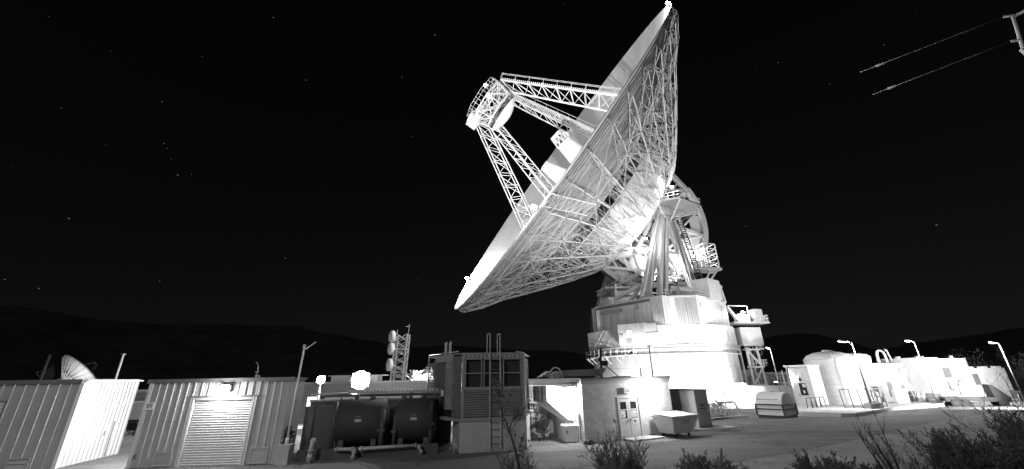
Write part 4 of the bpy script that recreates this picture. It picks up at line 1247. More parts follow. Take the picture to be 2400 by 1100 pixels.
mb = MB(); mb.bb(-.16, BW + .05, -.14, BD + .1, 2.99, 3.16); rf = part('roof', mb, 'dim_wall', B)
mb = MB(); mb.bb(-.12, BW + .02, -.10, -.0, 2.84, 2.99); mb.bb(-.12, -.0, .0, BD, 2.84, 2.99); part('fascia', mb, 'steel_grey', rf)
mb = MB(); mb.bb(-.17, BW + .06, -.16, -.13, 3.10, 3.18); part('drip_edge', mb, 'dark_paint', rf)
# doors
fr_ = MB(); fr_.bb(DX0, DX0 + .07, -.05, .1, 0, 2.14); fr_.bb(DX1 - .07, DX1, -.05, .1, 0, 2.14); fr_.bb(DX0 + .07, DX1 - .07, -.05, .1, 2.06, 2.14)
dfm = part('door_frame', fr_, 'steel_white', B)
for s, x0, x1 in ((0, DX0 + .08, (DX0 + DX1) / 2 - .012), (1, (DX0 + DX1) / 2 + .012, DX1 - .08)):
    wx0, wx1, wz0, wz1 = x0 + .13, x1 - .15, 1.02, 1.86
    mb = MB(); y0, y1 = .0, .06
    mb.bb(x0, wx0, y0, y1, .03, 2.05); mb.bb(wx1, x1, y0, y1, .03, 2.05); mb.bb(wx0, wx1, y0, y1, .03, wz0); mb.bb(wx0, wx1, y0, y1, wz1, 2.05); mb.bb(wx0, wx1, y0, y1, 1.42, 1.48)
    d = part('door', mb, 'steel_white', B)
    part('window_pane', MB().bb(wx0, wx1, .03, .04, 1.48, wz1), 'glass_dark', d); part('window_pane', MB().bb(wx0, wx1, .03, .04, wz0, 1.42), 'glass_dark', d)
    mb = MB(); mb.bb(x1 - .1 if s == 0 else x0 + .04, x1 - .04 if s == 0 else x0 + .1, -.05, 0, .92, 1.0); mb.bb(x1 - .16 if s == 0 else x0 + .04, x1 - .04 if s == 0 else x0 + .16, -.07, -.05, .94, .97); part('handle', mb, 'galvanised', d)
    pp = MB(); 
    if s == 0: pp.bb(wx0 + .03, wx1 - .12, .018, .028, 1.06, 1.40); pp.bb(wx0 + .06, wx1 - .02, -.006, 0, .82, .97)
    else: pp.bb(wx0 + .04, wx1 - .03, .018, .028, 1.06, 1.38); pp.bb(wx0 + .06, wx1 - .05, -.006, 0, .62, .98)
    nt_ = part('notice', pp, 'paper', d)
    pr = MB()
    if s == 0:
        for k in range(2): pr.bb(wx0 + .07 + k * .07, wx0 + .11 + k * .07, .014, .018, 1.12, 1.2)
        pr.bb(wx0 + .1, wx1 - .06, -.009, -.006, .88, .91)
    else:
        for k in range(6): pr.bb(wx0 + .08, wx1 - .12 + .02 * (k % 2), .014, .018, 1.1 + k * .042, 1.112 + k * .042)
        pr.bb(wx1 - .09, wx1 - .05, .014, .018, 1.14, 1.26); pr.bb(wx0 + .12, wx1 - .12, -.009, -.006, .78, .92)
        for k in range(3): pr.bb(wx0 + .09, wx1 - .08, -.009, -.006, .65 + k * .03, .662 + k * .03)
    part('notice_print', pr, 'print_grey', nt_)
mb = MB(); mb.bb(DX0 - .05, DX1 + .6, -1.1, -.06, -.03, .075); st = single('door_step', mb, 'pad_concrete', 'pale concrete step in front of the double doors', 'step', (3.62, 24.55, 0), ang)
# G82 box sign
sg = thing('box_sign', 'small lit box sign reading G82 above the double doors', 'sign', (3.62 + cos(ang) * 3.0 , 24.55 + sin(ang) * 3.0, 2.44), ang)
mb = MB(); mb.bb(-.10, .46, -.15, -.02, -.14, .16); part('box', mb, 'steel_grey', sg)
mb = MB(); mb.bb(-.07, .43, -.16, -.152, -.11, .13); part('face', mb, 'paper', sg)
text('sign_text', 'G82', .24, 'print_black', sg, (.18, -.165, .01), (R(90), 0, 0), .002)
# lamps of the block building
wall_lamp('bright wall lamp under the roof edge right of the double doors', B, (3.62 + cos(ang) * 4.72 + sin(ang) * .03, 24.55 + sin(ang) * 4.72 - cos(ang) * .03, 2.72), 430, ang, .2, off=.7, w=.36)
wall_lamp('very bright wall lamp on the left wall of the block building beside the hood', B, (3.62 - sin(ang) * .55, 24.55 + cos(ang) * .55, 2.62), 420, ang - R(90), .14, off=.45, w=.36)
# hood with chute and canopy beam on the left wall (local frame of the building, faces -x)
H = thing('intake_hood', 'boxy white air intake hood with sloping chute on the left wall of the block building', 'hood', (3.62, 24.55, 0), ang)
mb = MB(); mb.bb(-1.15, -.03, 1.75, 3.3, 1.98, 2.78); part('box', mb, 'white_paint', H)
mb = MB()
for k in range(5): mb.bb(-1.18, -1.15, 1.9 + k * .28, 2.05 + k * .28, 2.02, 2.74)
part('rib', mb, 'steel_white', H, kind='stuff')
mb = MB(); mb.add([(-1.12, 1.78, 1.98), (-1.12, 3.2, 1.98), (-.03, 3.2, 1.98), (-.03, 1.78, 1.98), (-.35, .9, 1.05), (-.35, 1.5, 1.0), (-.03, 1.5, 1.0), (-.03, .9, 1.05)],
                  [(0, 1, 2, 3), (7, 6, 5, 4), (0, 4, 5, 1), (1, 5, 6, 2), (2, 6, 7, 3), (3, 7, 4, 0)]); part('chute', mb, 'white_paint', H)
t = thing('roof_beam', 'long pale canopy beam spanning from the block building to the louvred tower', 'beam', (3.62, 24.55, 0), ang)
mb = MB(); mb.bb(-.55, -.2, .25, 7.0, 2.72, 2.82); part('beam', mb, 'white_paint', t)
mb = MB(); mb.bb(-.6, -.15, .2, 7.1, 2.84, 2.98); part('edge_board', mb, 'dim_wall', t)
# side door, bank of vents, fuse box and pipes on the left wall
t = thing('side_door', 'narrow plain door in the left wall of the block building', 'door', (3.62, 24.55, 0), ang)
mb = MB(); mb.bb(-.09, -.03, 2.4, 3.3, 0, 1.7); part('leaf', mb, 'dim_wall', t); mb = MB(); mb.bb(-.12, -.03, 2.3, 3.4, 1.7, 1.86); 
for k in range(9): mb.bb(-.13, -.12, 2.34 + k * .115, 2.40 + k * .115, 1.72, 1.84)
part('vent_header', mb, 'dim_wall', t)
t = thing('pipe_manifold', 'pipe stubs and long white pipes at the left foot of the block building', 'pipe manifold', (3.62, 24.55, 0), ang)
mb = MB()
for k in range(9): mb.tube((-.5 , 3.7 + k * .28, 1.25), (-.5, 3.7 + k * .28, 1.75), .07, 8)
part('stub', mb, 'steel_white', t, kind='stuff')
mb = MB(); mb.bb(-.6, -.4, 3.4, 6.4, 1.02, 1.24); mb.bb(-.62, -.38, 3.38, 3.6, 0, 1.02); mb.bb(-.58, -.42, 3.5, 6.4, 1.78, 1.86); part('header_box', mb, 'steel_white', t)
mb = MB(); mb.tube((-1.0, 3.1, .62), (-1.3, 6.6, .6), .12, 12); mb.tube((-1.2, 3.2, .3), (-1.5, 6.6, .28), .05, 8); mb.tube((-1.1, 3.2, .16), (-1.4, 6.6, .14), .04, 8); part('long_pipe', mb, 'white_paint', t)
t = thing('conduit_run', 'thin conduit with a small switch box near the corner of the left wall', 'conduit', (3.62, 24.55, 0), ang)
mb = MB(); mb.tube((-.06, .35, 0.1), (-.06, .35, 2.7), .02, 6); mb.bb(-.14, -.03, .27, .43, 1.15, 1.35); mb.bb(-.1, -.03, .3, .4, .55, .8); part('conduit', mb, 'steel_grey', t)
# standpipes in front of the wall
for x, h, lab in ((1.15, 1.02, 'thin short vent standpipe left of the double doors'), (1.95, .98, 'standpipe with a bent valve head beside the double doors')):
    t = thing('standpipe', lab, 'standpipe', (3.62 + cos(ang) * x + sin(ang) * .3, 24.55 + sin(ang) * x - cos(ang) * .3, 0), ang)
    mb = MB(); mb.tube((0, 0, 0), (0, 0, h), .04, 8); part('shaft', mb, 'steel_grey', t)
    mb = MB()
    if x > 1.5: mb.tube((0, 0, h), (-.1, 0, h + .1), .05, 8); mb.tube((-.1, 0, h + .1), (-.16, 0, h - .05), .06, 8); mb.box((0, 0, h - .06), (.14, .12, .14))
    else: mb.box((0, 0, h), (.1, .1, .06))
    part('head', mb, 'galvanised', t)
mb = MB(); mb.bb(-.2, .2, -.16, .16, 0, .16); mb.bb(-.14, .14, -.1, .1, .16, .2)
single('corner_block', mb, 'dark_paint', 'small dark block on the ground at the left corner of the block building', 'block', (3.62 + .1, 24.2, 0), ang)
mb = MB(); mb.bb(-.18, .18, -.1, .1, 0, .12); mb.bb(-.12, .12, -.12, -.1, .02, .1)
single('floor_vent', mb, 'dark_paint', 'small dark vent box at the wall foot right of the double doors', 'vent', (3.62 + cos(ang) * 4.75, 24.55 + sin(ang) * 4.75 - .2, 0), ang)
# roof items
t = thing('roof_vent', 'curved wire guard on the roof edge left of the block building', 'roof guard', (2.6, 28.3, 3.2))
mb = MB(); pts = [(-.42 * cos(a), 0, .62 * sin(a)) for a in [pi * k / 10 for k in range(11)]]; mb.path(pts, .035, 6); part('hoop', mb, 'galvanised', t)
mb = MB(); mb.lathe([(.34, 0), (.3, .25), (.02, .36)], 12); part('dome', mb, 'dim_wall', t)
for x, y, h, lb_ in ((1.9, 28.0, .28, 'middle sized spike nearest the curved guard on the roof edge'), (1.75, 28.2, .4, 'tallest of the short spikes left of the curved guard'), (1.5, 28.4, .22, 'shortest spike farthest from the curved guard')):
    mb = MB(); mb.tube((0, 0, 0), (.03, 0, h), .02, 6); mb.tube((0, 0, h * .6), (.06, 0, h * .9), .012, 5)
    single('roof_spike', mb, 'dark_paint', lb_, 'spike', (x, y, 3.16), 0, 'short spikes on the block building roof')
t = thing('roof_duct', 'wide dark sloping duct on struts on the roof of the block building', 'duct', (3.45, 29.6, 3.16), R(8))
mb = MB(); mb.add([(-1.9, -.5, .1), (2.2, -.5, .12), (2.2, .9, .12), (-1.9, .9, .1), (-1.3, -.5, .45), (2.6, -.5, .58), (2.6, .9, .58), (-1.3, .9, .45)], [(3, 2, 1, 0), (4, 5, 6, 7), (0, 1, 5, 4), (1, 2, 6, 5), (2, 3, 7, 6), (3, 0, 4, 7)]); part('duct_body', mb, 'grey_cabinet', t)
mb = MB(); mb.tube((2.3, -.2, 0), (2.4, -.2, 1.9), .08, 10); mb.bb(2.2, 2.75, -.45, .1, .75, 1.05); mb.bb(2.15, 2.35, -.35, -.05, 1.05, 1.25); part('stack', mb, 'black', t)
mb = MB(); mb.bar((2.6, -.4, .75), (3.4, -.6, 0), .06); mb.bar((1.6, -.5, .5), (2.3, -.6, 0), .06); mb.bar((2.9, -.6, .04), (4.2, -.6, .03), .07); part('strut', mb, 'dark_paint', t)
for x, y, h, lab in ((8.1, 28.6, .55, 'short dark pipe on the roof of the block building'), (10.2, 29.6, 1.9, 'tall thin pole on the roof of the block building')):
    t = thing('roof_pipe', lab, 'roof pipe', (x, y, 3.16) if x < 9 else (8.95, 28.9, 3.16))
    mb = MB(); mb.tube((0, 0, 0), (0, 0, h), .04, 8); part('shaft', mb, 'dark_paint', t)
    if h > 1: part('head', MB().box((0, 0, h), (.22, .1, .05)), 'dark_paint', t)

# white lidded bin
t = thing('lidded_bin', 'square white lidded bin by the left corner of the block building', 'bin', (2.9, 25.25, 0), R(8))
mb = MB(); mb.prism([(-.34, -.28), (.34, -.28), (.34, .28), (-.34, .28)], .03, .80, [(-.39, -.32), (.39, -.32), (.39, .32), (-.39, .32)]); part('body', mb, 'white_paint', t)
mb = MB(); mb.prism([(-.44, -.36), (.44, -.36), (.44, .36), (-.44, .36)], .80, .86, [(-.36, -.28), (.36, -.28), (.36, .28), (-.36, .28)]); part('lid', mb, 'white_paint', t)
mb = MB(); mb.bb(-.32, .32, -.24, .24, -.02, .03); part('base', mb, 'dark_paint', t)
mb = MB(); mb.bb(-.28, -.18, -.334, -.322, .42, .6); part('emblem', mb, 'print_grey', t)

# dumpster
t = thing('dumpster', 'large pale dumpster with flat lid and tapered sides before the grey cabinets', 'dumpster', (9.15, 26.75, 0), R(31))
bo, to = [(-.78, -.52), (.78, -.52), (.78, .52), (-.78, .52)], [(-1.1, -.82), (1.1, -.82), (1.1, .62), (-1.1, .62)]
mb = MB(); mb.prism(bo, .2, 1.02, to); part('body', mb, 'white_paint', t)
mb = MB(); mb.prism([(-1.16, -.88), (1.16, -.88), (1.16, .68), (-1.16, .68)], 1.02, 1.07); part('rim', mb, 'steel_white', t)
mb = MB(); mb.add([(-1.14, -.86, 1.072), (1.14, -.86, 1.072), (1.14, .66, 1.2), (-1.14, .66, 1.2), (-1.14, -.86, 1.105), (1.14, -.86, 1.105), (1.14, .66, 1.235), (-1.14, .66, 1.235)], [(3, 2, 1, 0), (4, 5, 6, 7), (0, 1, 5, 4), (1, 2, 6, 5), (2, 3, 7, 6), (3, 0, 4, 7)]); part('lid', mb, 'white_paint', t)
for sx in (-1, 1):
    mb = MB(); mb.bar((sx * .80, -.54, .2), (sx * 1.08, -.81, 1.0), .08); part('corner_rib', mb, 'steel_white', t)
    for sy in (-1, 1):
        w_ = part('caster', MB().bar((sx * .6, sy * .4, .22), (sx * .6, sy * .4, .1), .1, .06), 'dark_paint', t)
        part('wheel', MB().tube((sx * .6 - .03, sy * .4, .09), (sx * .6 + .03, sy * .4, .09), .09, 14), 'rubber', w_)
part('lift_handle', MB().tube((1.12, -.7, 1.08), (1.34, -.7, 1.08), .045, 10), 'white_paint', t)
mb = MB()
for k, (a, b) in enumerate(((-.2, .45), (-.15, .35), (-.15, .25))):
    z = .86 - k * .09; y = -.52 - .3 * (z - .2) / .82 - .012
    n_ = 6 - k
    for q in range(n_): x0 = a + (b - a) * q / n_; mb.bb(x0, x0 + (b - a) / n_ * .7, y - .004, y + .004, z, z + .035)
part('print', mb, 'print_grey', t, kind='stuff')

# two grey cabinets
for (x, y, w, d, h, rz, lab) in ((11.45, 31.6, 2.5, 1.8, 2.35, 17, 'large dark grey metal cabinet behind the dumpster with a small plate'), (12.15, 29.7, .98, 1.5, 2.3, 17, 'narrow dark grey metal cabinet right of the dumpster on a concrete slab')):
    t = thing('metal_cabinet', lab, 'cabinet', (x, y, ground_z(x, y)), R(rz), 'grey cabinets right of the block building')
    mb = MB(); mb.bb(-w / 2, w / 2, 0, d, .1, h); part('body', mb, 'grey_cabinet', t)
    n_ = 2 if w > 2 else 1
    for k in range(n_):
        x0, x1 = -w / 2 + w * k / n_ + .03, -w / 2 + w * (k + 1) / n_ - .03
        dd = part('door', MB().bb(x0, x1, -.03, -.004, .2, h - .06), 'grey_cabinet', t)
        part('handle', MB().bb(x1 - .12, x1 - .09, -.06, -.03, 1.0, 1.3), 'steel_grey', dd)
    mb = MB(); mb.bb(-w / 2 - .05, w / 2 + .05, -.08, d + .05, h, h + .05); part('top', mb, 'dark_paint' if w > 2 else 'grey_cabinet', t)
    mb = MB(); mb.bb(-w / 2 - .01 + .25, -w / 2 + .6, -.045, -.031, 1.35, 1.5); mb.bb(-w / 2 + .25, -w / 2 + .62, -.045, -.031, 1.18, 1.26); part('name_plate', mb, 'dark_paint', t)
    if w < 2:
        mb = MB(); mb.bb(-w / 2 - .02, -w / 2 - .004, .02, d - .02, .1, h - .02); part('lit_side_panel', mb, 'white_paint', t, label='side panel painted white for the lamplight on it')  # white paint stands in for lamplight falling on the grey cabinet's side
mb = MB(); mb.bb(-1.4, 2.2, -.35, 2.2, -.05, .1)
single('cabinet_slab', mb, 'pad_concrete', 'concrete slab under the two grey cabinets', 'slab', (12.0, 29.5, ground_z(12, 29.5)), R(17))

# ================================================================== BACKGROUND ON THE LEFT
t = thing('long_building', 'long low pale building behind the tanks with lit windows', 'building', (-16.5, 48, -.7), R(1))
mb = MB(); mb.bb(-9.5, 8.2, 0, 7, 0, 3.75); part('wall', mb, 'dim_wall', t)
mb = MB(); mb.bb(-9.8, 8.5, -.25, 7.2, 3.75, 3.95); part('roof', mb, 'steel_grey', t)
mb = MB(); mb.bb(-3.6, 1.4, .4, 2.4, 3.95, 4.5); mb.bb(-3.9, 2.0, .2, 2.8, 4.5, 4.58); part('roof_room', mb, 'white_paint', t)
for x0, x1, z0, z1, m in ((-3.7, -2.5, 2.0, 2.9, 'glass_dark'), (-2.4, -1.4, 1.5, 2.9, 'steel_white'), (6.4, 7.4, 2.2, 2.9, 'window_glow'), (-5.6, -4.6, 1.6, 2.5, 'window_glow')):
    f = part('window', MB().bb(x0 - .06, x1 + .06, -.05, -.005, z0 - .06, z1 + .06), 'steel_grey', t)
    part('pane', MB().bb(x0, x1, -.07, -.052, z0, z1), m, f)
t = thing('canopy_roof', 'low pale flat roof edge with white junk along it behind the dark tanks', 'roof', (-11, 37.5, -.3), R(-1))
mb = MB(); mb.bb(-5.0, 5.4, 0, 3, 2.2, 2.36); part('roof', mb, 'white_paint', t)
mb = MB()
for x in (-4.8, 0, 5.2): mb.bb(x - .1, x + .1, .2, .4, 0, 2.2)
part('post', mb, 'steel_grey', t, kind='stuff')
mb = MB(); mb.bb(-5, 5.3, .6, .8, 0, 2.2); part('back_wall', mb, 'dim_wall', t)
mb = MB()
for k in range(40): mb.box((rnd.uniform(-5, 5.2), rnd.uniform(.2, 1.5), 2.42 + rnd.random() * .12), (rnd.uniform(.1, .6), rnd.uniform(.1, .4), rnd.uniform(.08, .3)))
part('roof_clutter', mb, 'white_paint', t, kind='stuff')
floodlight('big glaring floodlight on the low roof behind the dark tanks', (-14.6, 42.0, 3.35), (-9, 20, 3.5), 15000, 160, 'lamp_glow', .3, 1.5, .9, 'POINT', group=None, disc=True)
floodlight('smaller glaring floodlight left of the big one behind the thin pole', (-18.6, 42.5, 3.45), (-12, 20, 2.6), 1300, 160, 'lamp_glow', .25, .7, 3.8, 'POINT', group=None, disc=True)
floodlight('floodlight on the ground behind the louvred tower aimed at the lower dish', (-.2, 47.5, .6), (4, 70, 36), 3000, 95, group=None)
floodlight('ground floodlight behind the domed wagon aimed up at the back of the dish', (26.2, 44.8, .1), (15, 55, 48), 68000, 88, group=None)
# lattice tower with three drum dishes
t = wthing('lattice_tower', 'slim lattice radio tower with three round drum dishes on its left side', 'tower', (-14.6, 55, -1.2))
bx, tx = (-15.5, -13.7), (-15.2, -13.55)
mb = MB(); cs = []
for (xb, xt) in ((-15.45, -15.1), (-13.95, -13.62)):
    for y in (54.3, 55.7): cs.append((V3((xb, y, -1.2)), V3((xt, y, 8.75))))
for p, q in cs: part('chord', MB().bar(p, q, .12), 'galvanised', t)
mb = MB(); N_ = 11
for k in range(N_ + 1):
    r_ = [p.lerp(q, k / N_) for p, q in cs]
    if k % 3 == 0: mb.bar(r_[0], r_[2], .07); mb.bar(r_[1], r_[3], .07); mb.bar(r_[0], r_[1], .06); mb.bar(r_[2], r_[3], .06)
    if k < N_:
        s_ = [p.lerp(q, (k + 1) / N_) for p, q in cs]
        for a, b in ((0, 2), (2, 0), (1, 3), (3, 1), (0, 1), (2, 3)): mb.bar(r_[a], s_[b], .06)
part('lattice', mb, 'galvanised', t)
part('mast', MB().bar((-13.65, 54.9, 8.6), (-13.6, 54.9, 9.75), .06), 'galvanised', t)
mb = MB(); mb.box((-13.85, 54.9, 9.7), (.4, .06, .06)); mb.box((-13.6, 54.9, 9.85), (.1, .1, .2)); mb.box((-15.0, 54.6, 9.0), (.06, .06, .5)); mb.box((-15.3, 54.6, 8.85), (.5, .06, .06)); part('instrument', mb, 'galvanised', t)
for k, z in enumerate((8.45, 6.98, 5.08)):
    m = Matrix.Translation((-15.75, 54.4, z)) @ V3((-.85, -.6, .0)).to_track_quat('Z', 'Y').to_matrix().to_4x4()
    mb = MB(); mb.lathe([(.02, .16), (.4, .12), (.66, .05), (.72, 0), (.72, -.35), (.5, -.5), (.02, -.55)], 28); mb.moved(m); part('drum_dish', mb, 'white_paint', t)
    part('dish_mount', MB().bar((-15.6, 54.8, z), (-15.1, 55, z), .12), 'galvanised', t)
# parked panel truck and service building seen between the two sheds
t = thing('service_building', 'grey building with a number 3 on its fascia seen between the two sheds', 'building', (-42, 48, -.8), R(6))
mb = MB(); mb.bb(-4, 7.5, 0, 6, 0, 2.9); part('wall', mb, 'dim_wall', t)
mb = MB(); mb.bb(-4.1, 7.6, -.3, 6, 2.9, 3.45); f = part('fascia', mb, 'steel_grey', t)
mb = MB(); mb.bb(-4.2, 7.7, -.4, 6, 3.45, 3.6); part('roof_edge', mb, 'white_paint', t)
text('fascia_number', '3', .55, 'print_black', f, (4.5, -.31, 3.15), (R(90), 0, 0))
mb = MB()
for k in range(6): mb.bb(.6 + k * .36, .86 + k * .36, -.315, -.301, 3.06, 3.2 + .06 * (k % 2))
part('fascia_print', mb, 'print_grey', f, kind='stuff')
for k in range(4):
    w_ = part('window', MB().bb(-.4 + k * 1.6, .8 + k * 1.6, -.06, -.01, 1.5, 2.6), 'steel_grey', t); part('pane', MB().bb(-.3 + k * 1.6, .7 + k * 1.6, -.08, -.062, 1.6, 2.5), ('glass_dark', 'paper')[k % 2], w_)
t = thing('utility_cart', 'white boxy utility truck parked behind the gap between the sheds', 'truck', (-32.2, 38.5, ground_z(0, 38.5)), R(10))
mb = MB(); mb.prism([(-1.6, -.95), (1.2, -.95), (1.2, .95), (-1.6, .95)], 1.0, 2.3); part('box_body', mb, 'white_paint', t)
mb = MB(); mb.add([(-2.6, -.9, .5), (-1.62, -.9, .5), (-1.62, .9, .5), (-2.6, .9, .5), (-2.2, -.85, 1.8), (-1.62, -.85, 1.8), (-1.62, .85, 1.8), (-2.2, .85, 1.8)], [(3, 2, 1, 0), (4, 5, 6, 7), (0, 1, 5, 4), (1, 2, 6, 5), (2, 3, 7, 6), (3, 0, 4, 7)]); part('cab', mb, 'dark_paint', t)
mb = MB(); mb.bb(-2.5, 1.2, -.5, .5, .45, .98); part('chassis', mb, 'dark_paint', t)
for sx in (-2.0, .6):
    for sy in (-.8, .8): part('wheel', MB().tube((sx, sy - .12, .4), (sx, sy + .12, .4), .4, 16), 'rubber', t)
mb = MB()
for k in range(30): mb.box((rnd.uniform(-31, -27.5), rnd.uniform(31, 35), -.02), (rnd.uniform(.1, .5), rnd.uniform(.1, .4), rnd.uniform(.1, .3)), Matrix.Rotation(rnd.random(), 3, 'Z'))
tag(part('rubble', mb, 'rock'), 'loose rubble on the dirt between the two sheds', None, None, 'stuff')
# far smaller antennas over the left shed
def far_dish(label, loc, r, aim, power):
    t = thing('far_dish', label, 'dish antenna', loc)
    m = V3(aim).to_track_quat('Z', 'Y').to_matrix().to_4x4()
    m = Matrix.Translation((0, 0, 0)) @ m
    pr = [(.2, 0), (r * .3, r * .03), (r * .6, r * .12), (r * .85, r * .24), (r, r * .33)]
    mb = MB(); mb.lathe(pr, 40); mb.lathe([(a, b - .5) for a, b in pr[::-1]], 40); mb.moved(m); rf = part('reflector', mb, 'steel_white', t)
    mb = MB()
    for k in range(24):
        a = 2 * pi * k / 24
        pts = [V3((a_ * cos(a), a_ * sin(a), b_ - .6)) for a_, b_ in pr]; lo = [V3((r * .22 * cos(a), r * .22 * sin(a), -r * .25)), V3((r * .97 * cos(a), r * .97 * sin(a), r * .24))]
        mb.bar(m @ lo[0], m @ lo[1], r * .016); 
        for p, tt in zip(pts[1:], (.2, .5, .8, 1)): mb.bar(m @ p, m @ lo[0].lerp(lo[1], tt), r * .01)
    part('rib', mb, 'white_paint', t, kind='stuff')
    mb = MB()
    for k in range(4):
        a = pi / 4 + k * pi / 2; mb.bar(m @ V3((r * .6 * cos(a), r * .6 * sin(a), r * .12)), m @ V3((r * .1 * cos(a), r * .1 * sin(a), r * .85)), r * .018)
    part('feed_leg', mb, 'white_paint', t, kind='stuff')
    mb = MB(); mb.lathe([(.02, 0), (r * .12, 0), (r * .1, .6), (.02, .6)], 12); mb.moved(m @ Matrix.Translation((0, 0, r * .8))); part('subreflector', mb, 'white_paint', t)
    mb = MB(); mb.lathe([(r * .3, -r * .35), (r * .22, -r * .05), (.1, -r * .05)], 12, False); mb.moved(m); hz = -loc[2] - 1.3
    for sx in (-1, 1):
        for sy in (-1, 1): mb.bar((sx * r * .15, sy * r * .15, -r * .2), (sx * r * .42, sy * r * .42, hz + 4), r * .035)
    mb.prism([(r * .5 * cos(2 * pi * k / 12), r * .5 * sin(2 * pi * k / 12)) for k in range(12)], hz, hz + 4); part('mount', mb, 'steel_white', t)
    light('site_light', t, (r * .9, -r * 1.1, -loc[2] + 1.0), power, 'POINT', 1.0)
    light('site_light', t, (r * .2, -r * .5, -loc[2] + 1.0), power * .12, 'POINT', 1.0)
    return t
far_dish('far ribbed dish antenna rising over the roof of the left shed', (-301, 300, 9.0), 15.8, (.35, .6, .7), 13000)
far_dish('small dim far dish seen almost edge on left of the ribbed one', (-367, 346, 12), 8.5, (-.65, -.6, .3), 8000)
t = thing('mast_pole', 'thin white pole standing behind the roof of the left shed', 'pole', (-36.2, 40, -.5))
mb = MB(); mb.tube((0, 0, 0), (0, 0, 6.45), .10, 8, .08); part('shaft', mb, 'white_paint', t)
part('cap', MB().box((0, 0, 6.47), (.26, .26, .05)), 'steel_white', t)
t = thing('dark_mast', 'dark thin mast beside the small far dish', 'pole', (-71, 66, -1.3))
part('shaft', MB().tube((0, 0, 0), (0, 0, 9.2), .18, 8), 'dark_paint', t); part('base', MB().box((0, 0, .1), (.6, .6, .3)), 'dark_paint', t)

# ================================================================== THE BRIGHT YARD ON THE RIGHT
def street_lamp(label, x, y, h, head, power, lit=True, base=True, lean=0.0, glow='lamp_glow', group='street lamps along the yard on the right', spot=None, pw='grey_cabinet'):
    gz = ground_z(x, y)
    t = thing('street_lamp', label, 'street lamp', (x, y, gz), 0, group)
    hz = h - gz
    if base: part('base', MB().prism([(-.45, -.45), (.45, -.45), (.45, .45), (-.45, .45)], 0, .85), 'concrete', t)
    mb = MB(); mb.tube((0, 0, .8 if base else 0), (lean, 0, hz), .085, 10, .055); part('pole', mb, pw, t)
    hx, hy = head
    d = V3((hx, hy, 0)); L = d.length; d.normalize(); n_ = V3((-d.y, d.x, 0))
    part('arm', MB().tube((lean, 0, hz - .1), V3((lean, 0, hz + .08)) + d * (L - .3), .045, 8), 'white_paint', t)
    c = V3((lean, 0, hz + .1)) + d * L
    q = (d + V3((0, 0, .12))).to_track_quat('X', 'Z').to_matrix()
    mb = MB(); vs = [c + q @ V3(p) for p in ((-.4, -.11, -.05), (.4, -.16, -.06), (.4, .16, -.06), (-.4, .11, -.05), (-.4, -.08, .06), (.34, -.1, .09), (.34, .1, .09), (-.4, .08, .06))]
    mb.add(vs, [(3, 2, 1, 0), (4, 5, 6, 7), (0, 1, 5, 4), (1, 2, 6, 5), (2, 3, 7, 6), (3, 0, 4, 7)]); hd = part('head', mb, 'galvanised', t)
    if lit:
        part('lens', MB().box(c + V3((0, 0, -.10)), (.5, .24, .05), q), glow, hd)
        l = light('lens_light', t, c + V3((0, 0, -.35)), power, 'SPOT' if spot else 'POINT', .2, V3(spot) - V3((x, y, gz)) if spot else None, 150, .6)
    return t
street_lamp('street lamp nearest the drum with its head turned toward it', 35.5, 60.5, 6.45, (-.6, -.5), 500, glow='lamp_soft', base=False)
street_lamp('street lamp rising from a concrete base in front of the white silo', 36.17, 46.5, 6.2, (-.9, .1), 3200, glow='lamp_soft')
street_lamp('street lamp on a concrete base before the bright two storey block', 54.9, 59.6, 6.95, (-1.0, -.2), 1600, glow='lamp_soft')
street_lamp('street lamp at the far right behind the big bush', 66.8, 60.0, 6.55, (-1.0, -.1), 9000, glow='lamp_soft', base=False)
# strong yard floodlights that bleach the walls
floodlight('yard floodlight on the ground aimed left at the silo and sheds', (54.5, 45.8, 1.0), (46, 60.5, 3.2), 26000, 130, size=.4, pole=1.7, group=None)
floodlight('yard floodlight on the ground aimed at the white wall on the far right', (69.0, 62.5, .2), (73, 70, 2), 3500, 130, pole=1.4, group=None)

# block wall, fence, gate posts behind the domed wagon
t = wthing('block_wall', 'dim concrete block wall right of the drum behind the domed wagon', 'wall', (38, 67, -1.3))
mb = MB(); mb.prism([(34.0, 68.0), (42.5, 66.3), (42.5, 66.6), (34.0, 68.3)], -1.4, 1.55); w_ = part('core', mb, 'mortar', t)
dd = V3((8.5, -1.7, 0)).normalized(); nn = V3((dd.y, -dd.x, 0)); rows = 10
bme = MB(); bme.bb(.012, .728, 0, .04, .012, .268); bme = bme.mesh('block', 'block_b')
for r_ in range(rows):
    for k in range(11):
        x = k * .74 + (.37 if r_ % 2 else 0); p = V3((34.05, 68.0, -1.35 + r_ * .28)) + dd * x + nn * .035
        o = link('block', bme, t, p - V3((38, 67, -1.3)), (0, 0, atan2(dd.y, dd.x)))
t = thing('chain_fence', 'dim chain link fence with thin pale posts above the block wall', 'fence', (37.5, 70.5, -1.3), R(-8))
for x in (-1.5, 1.2, 4.0, 6.8): part('post', MB().tube((x, 0, 0), (x, 0, 4.6), .05, 8), 'galvanised', t)
mb = MB()
for z in (4.5, 3.2): mb.tube((-1.5, 0, z), (6.8, 0, z), .035, 6)
part('rail', mb, 'galvanised', t)
mb = MB()
for k in range(34): mb.bar((-1.5 + k * .25, .02, .3), (-1.5 + k * .25 + .0, .02, 4.5), .012)
for k in range(14): mb.bar((-1.5, .03, .4 + k * .3), (6.8, .03, .4 + k * .3), .012)
part('wire_mesh', mb, 'galvanised', t, kind='stuff')
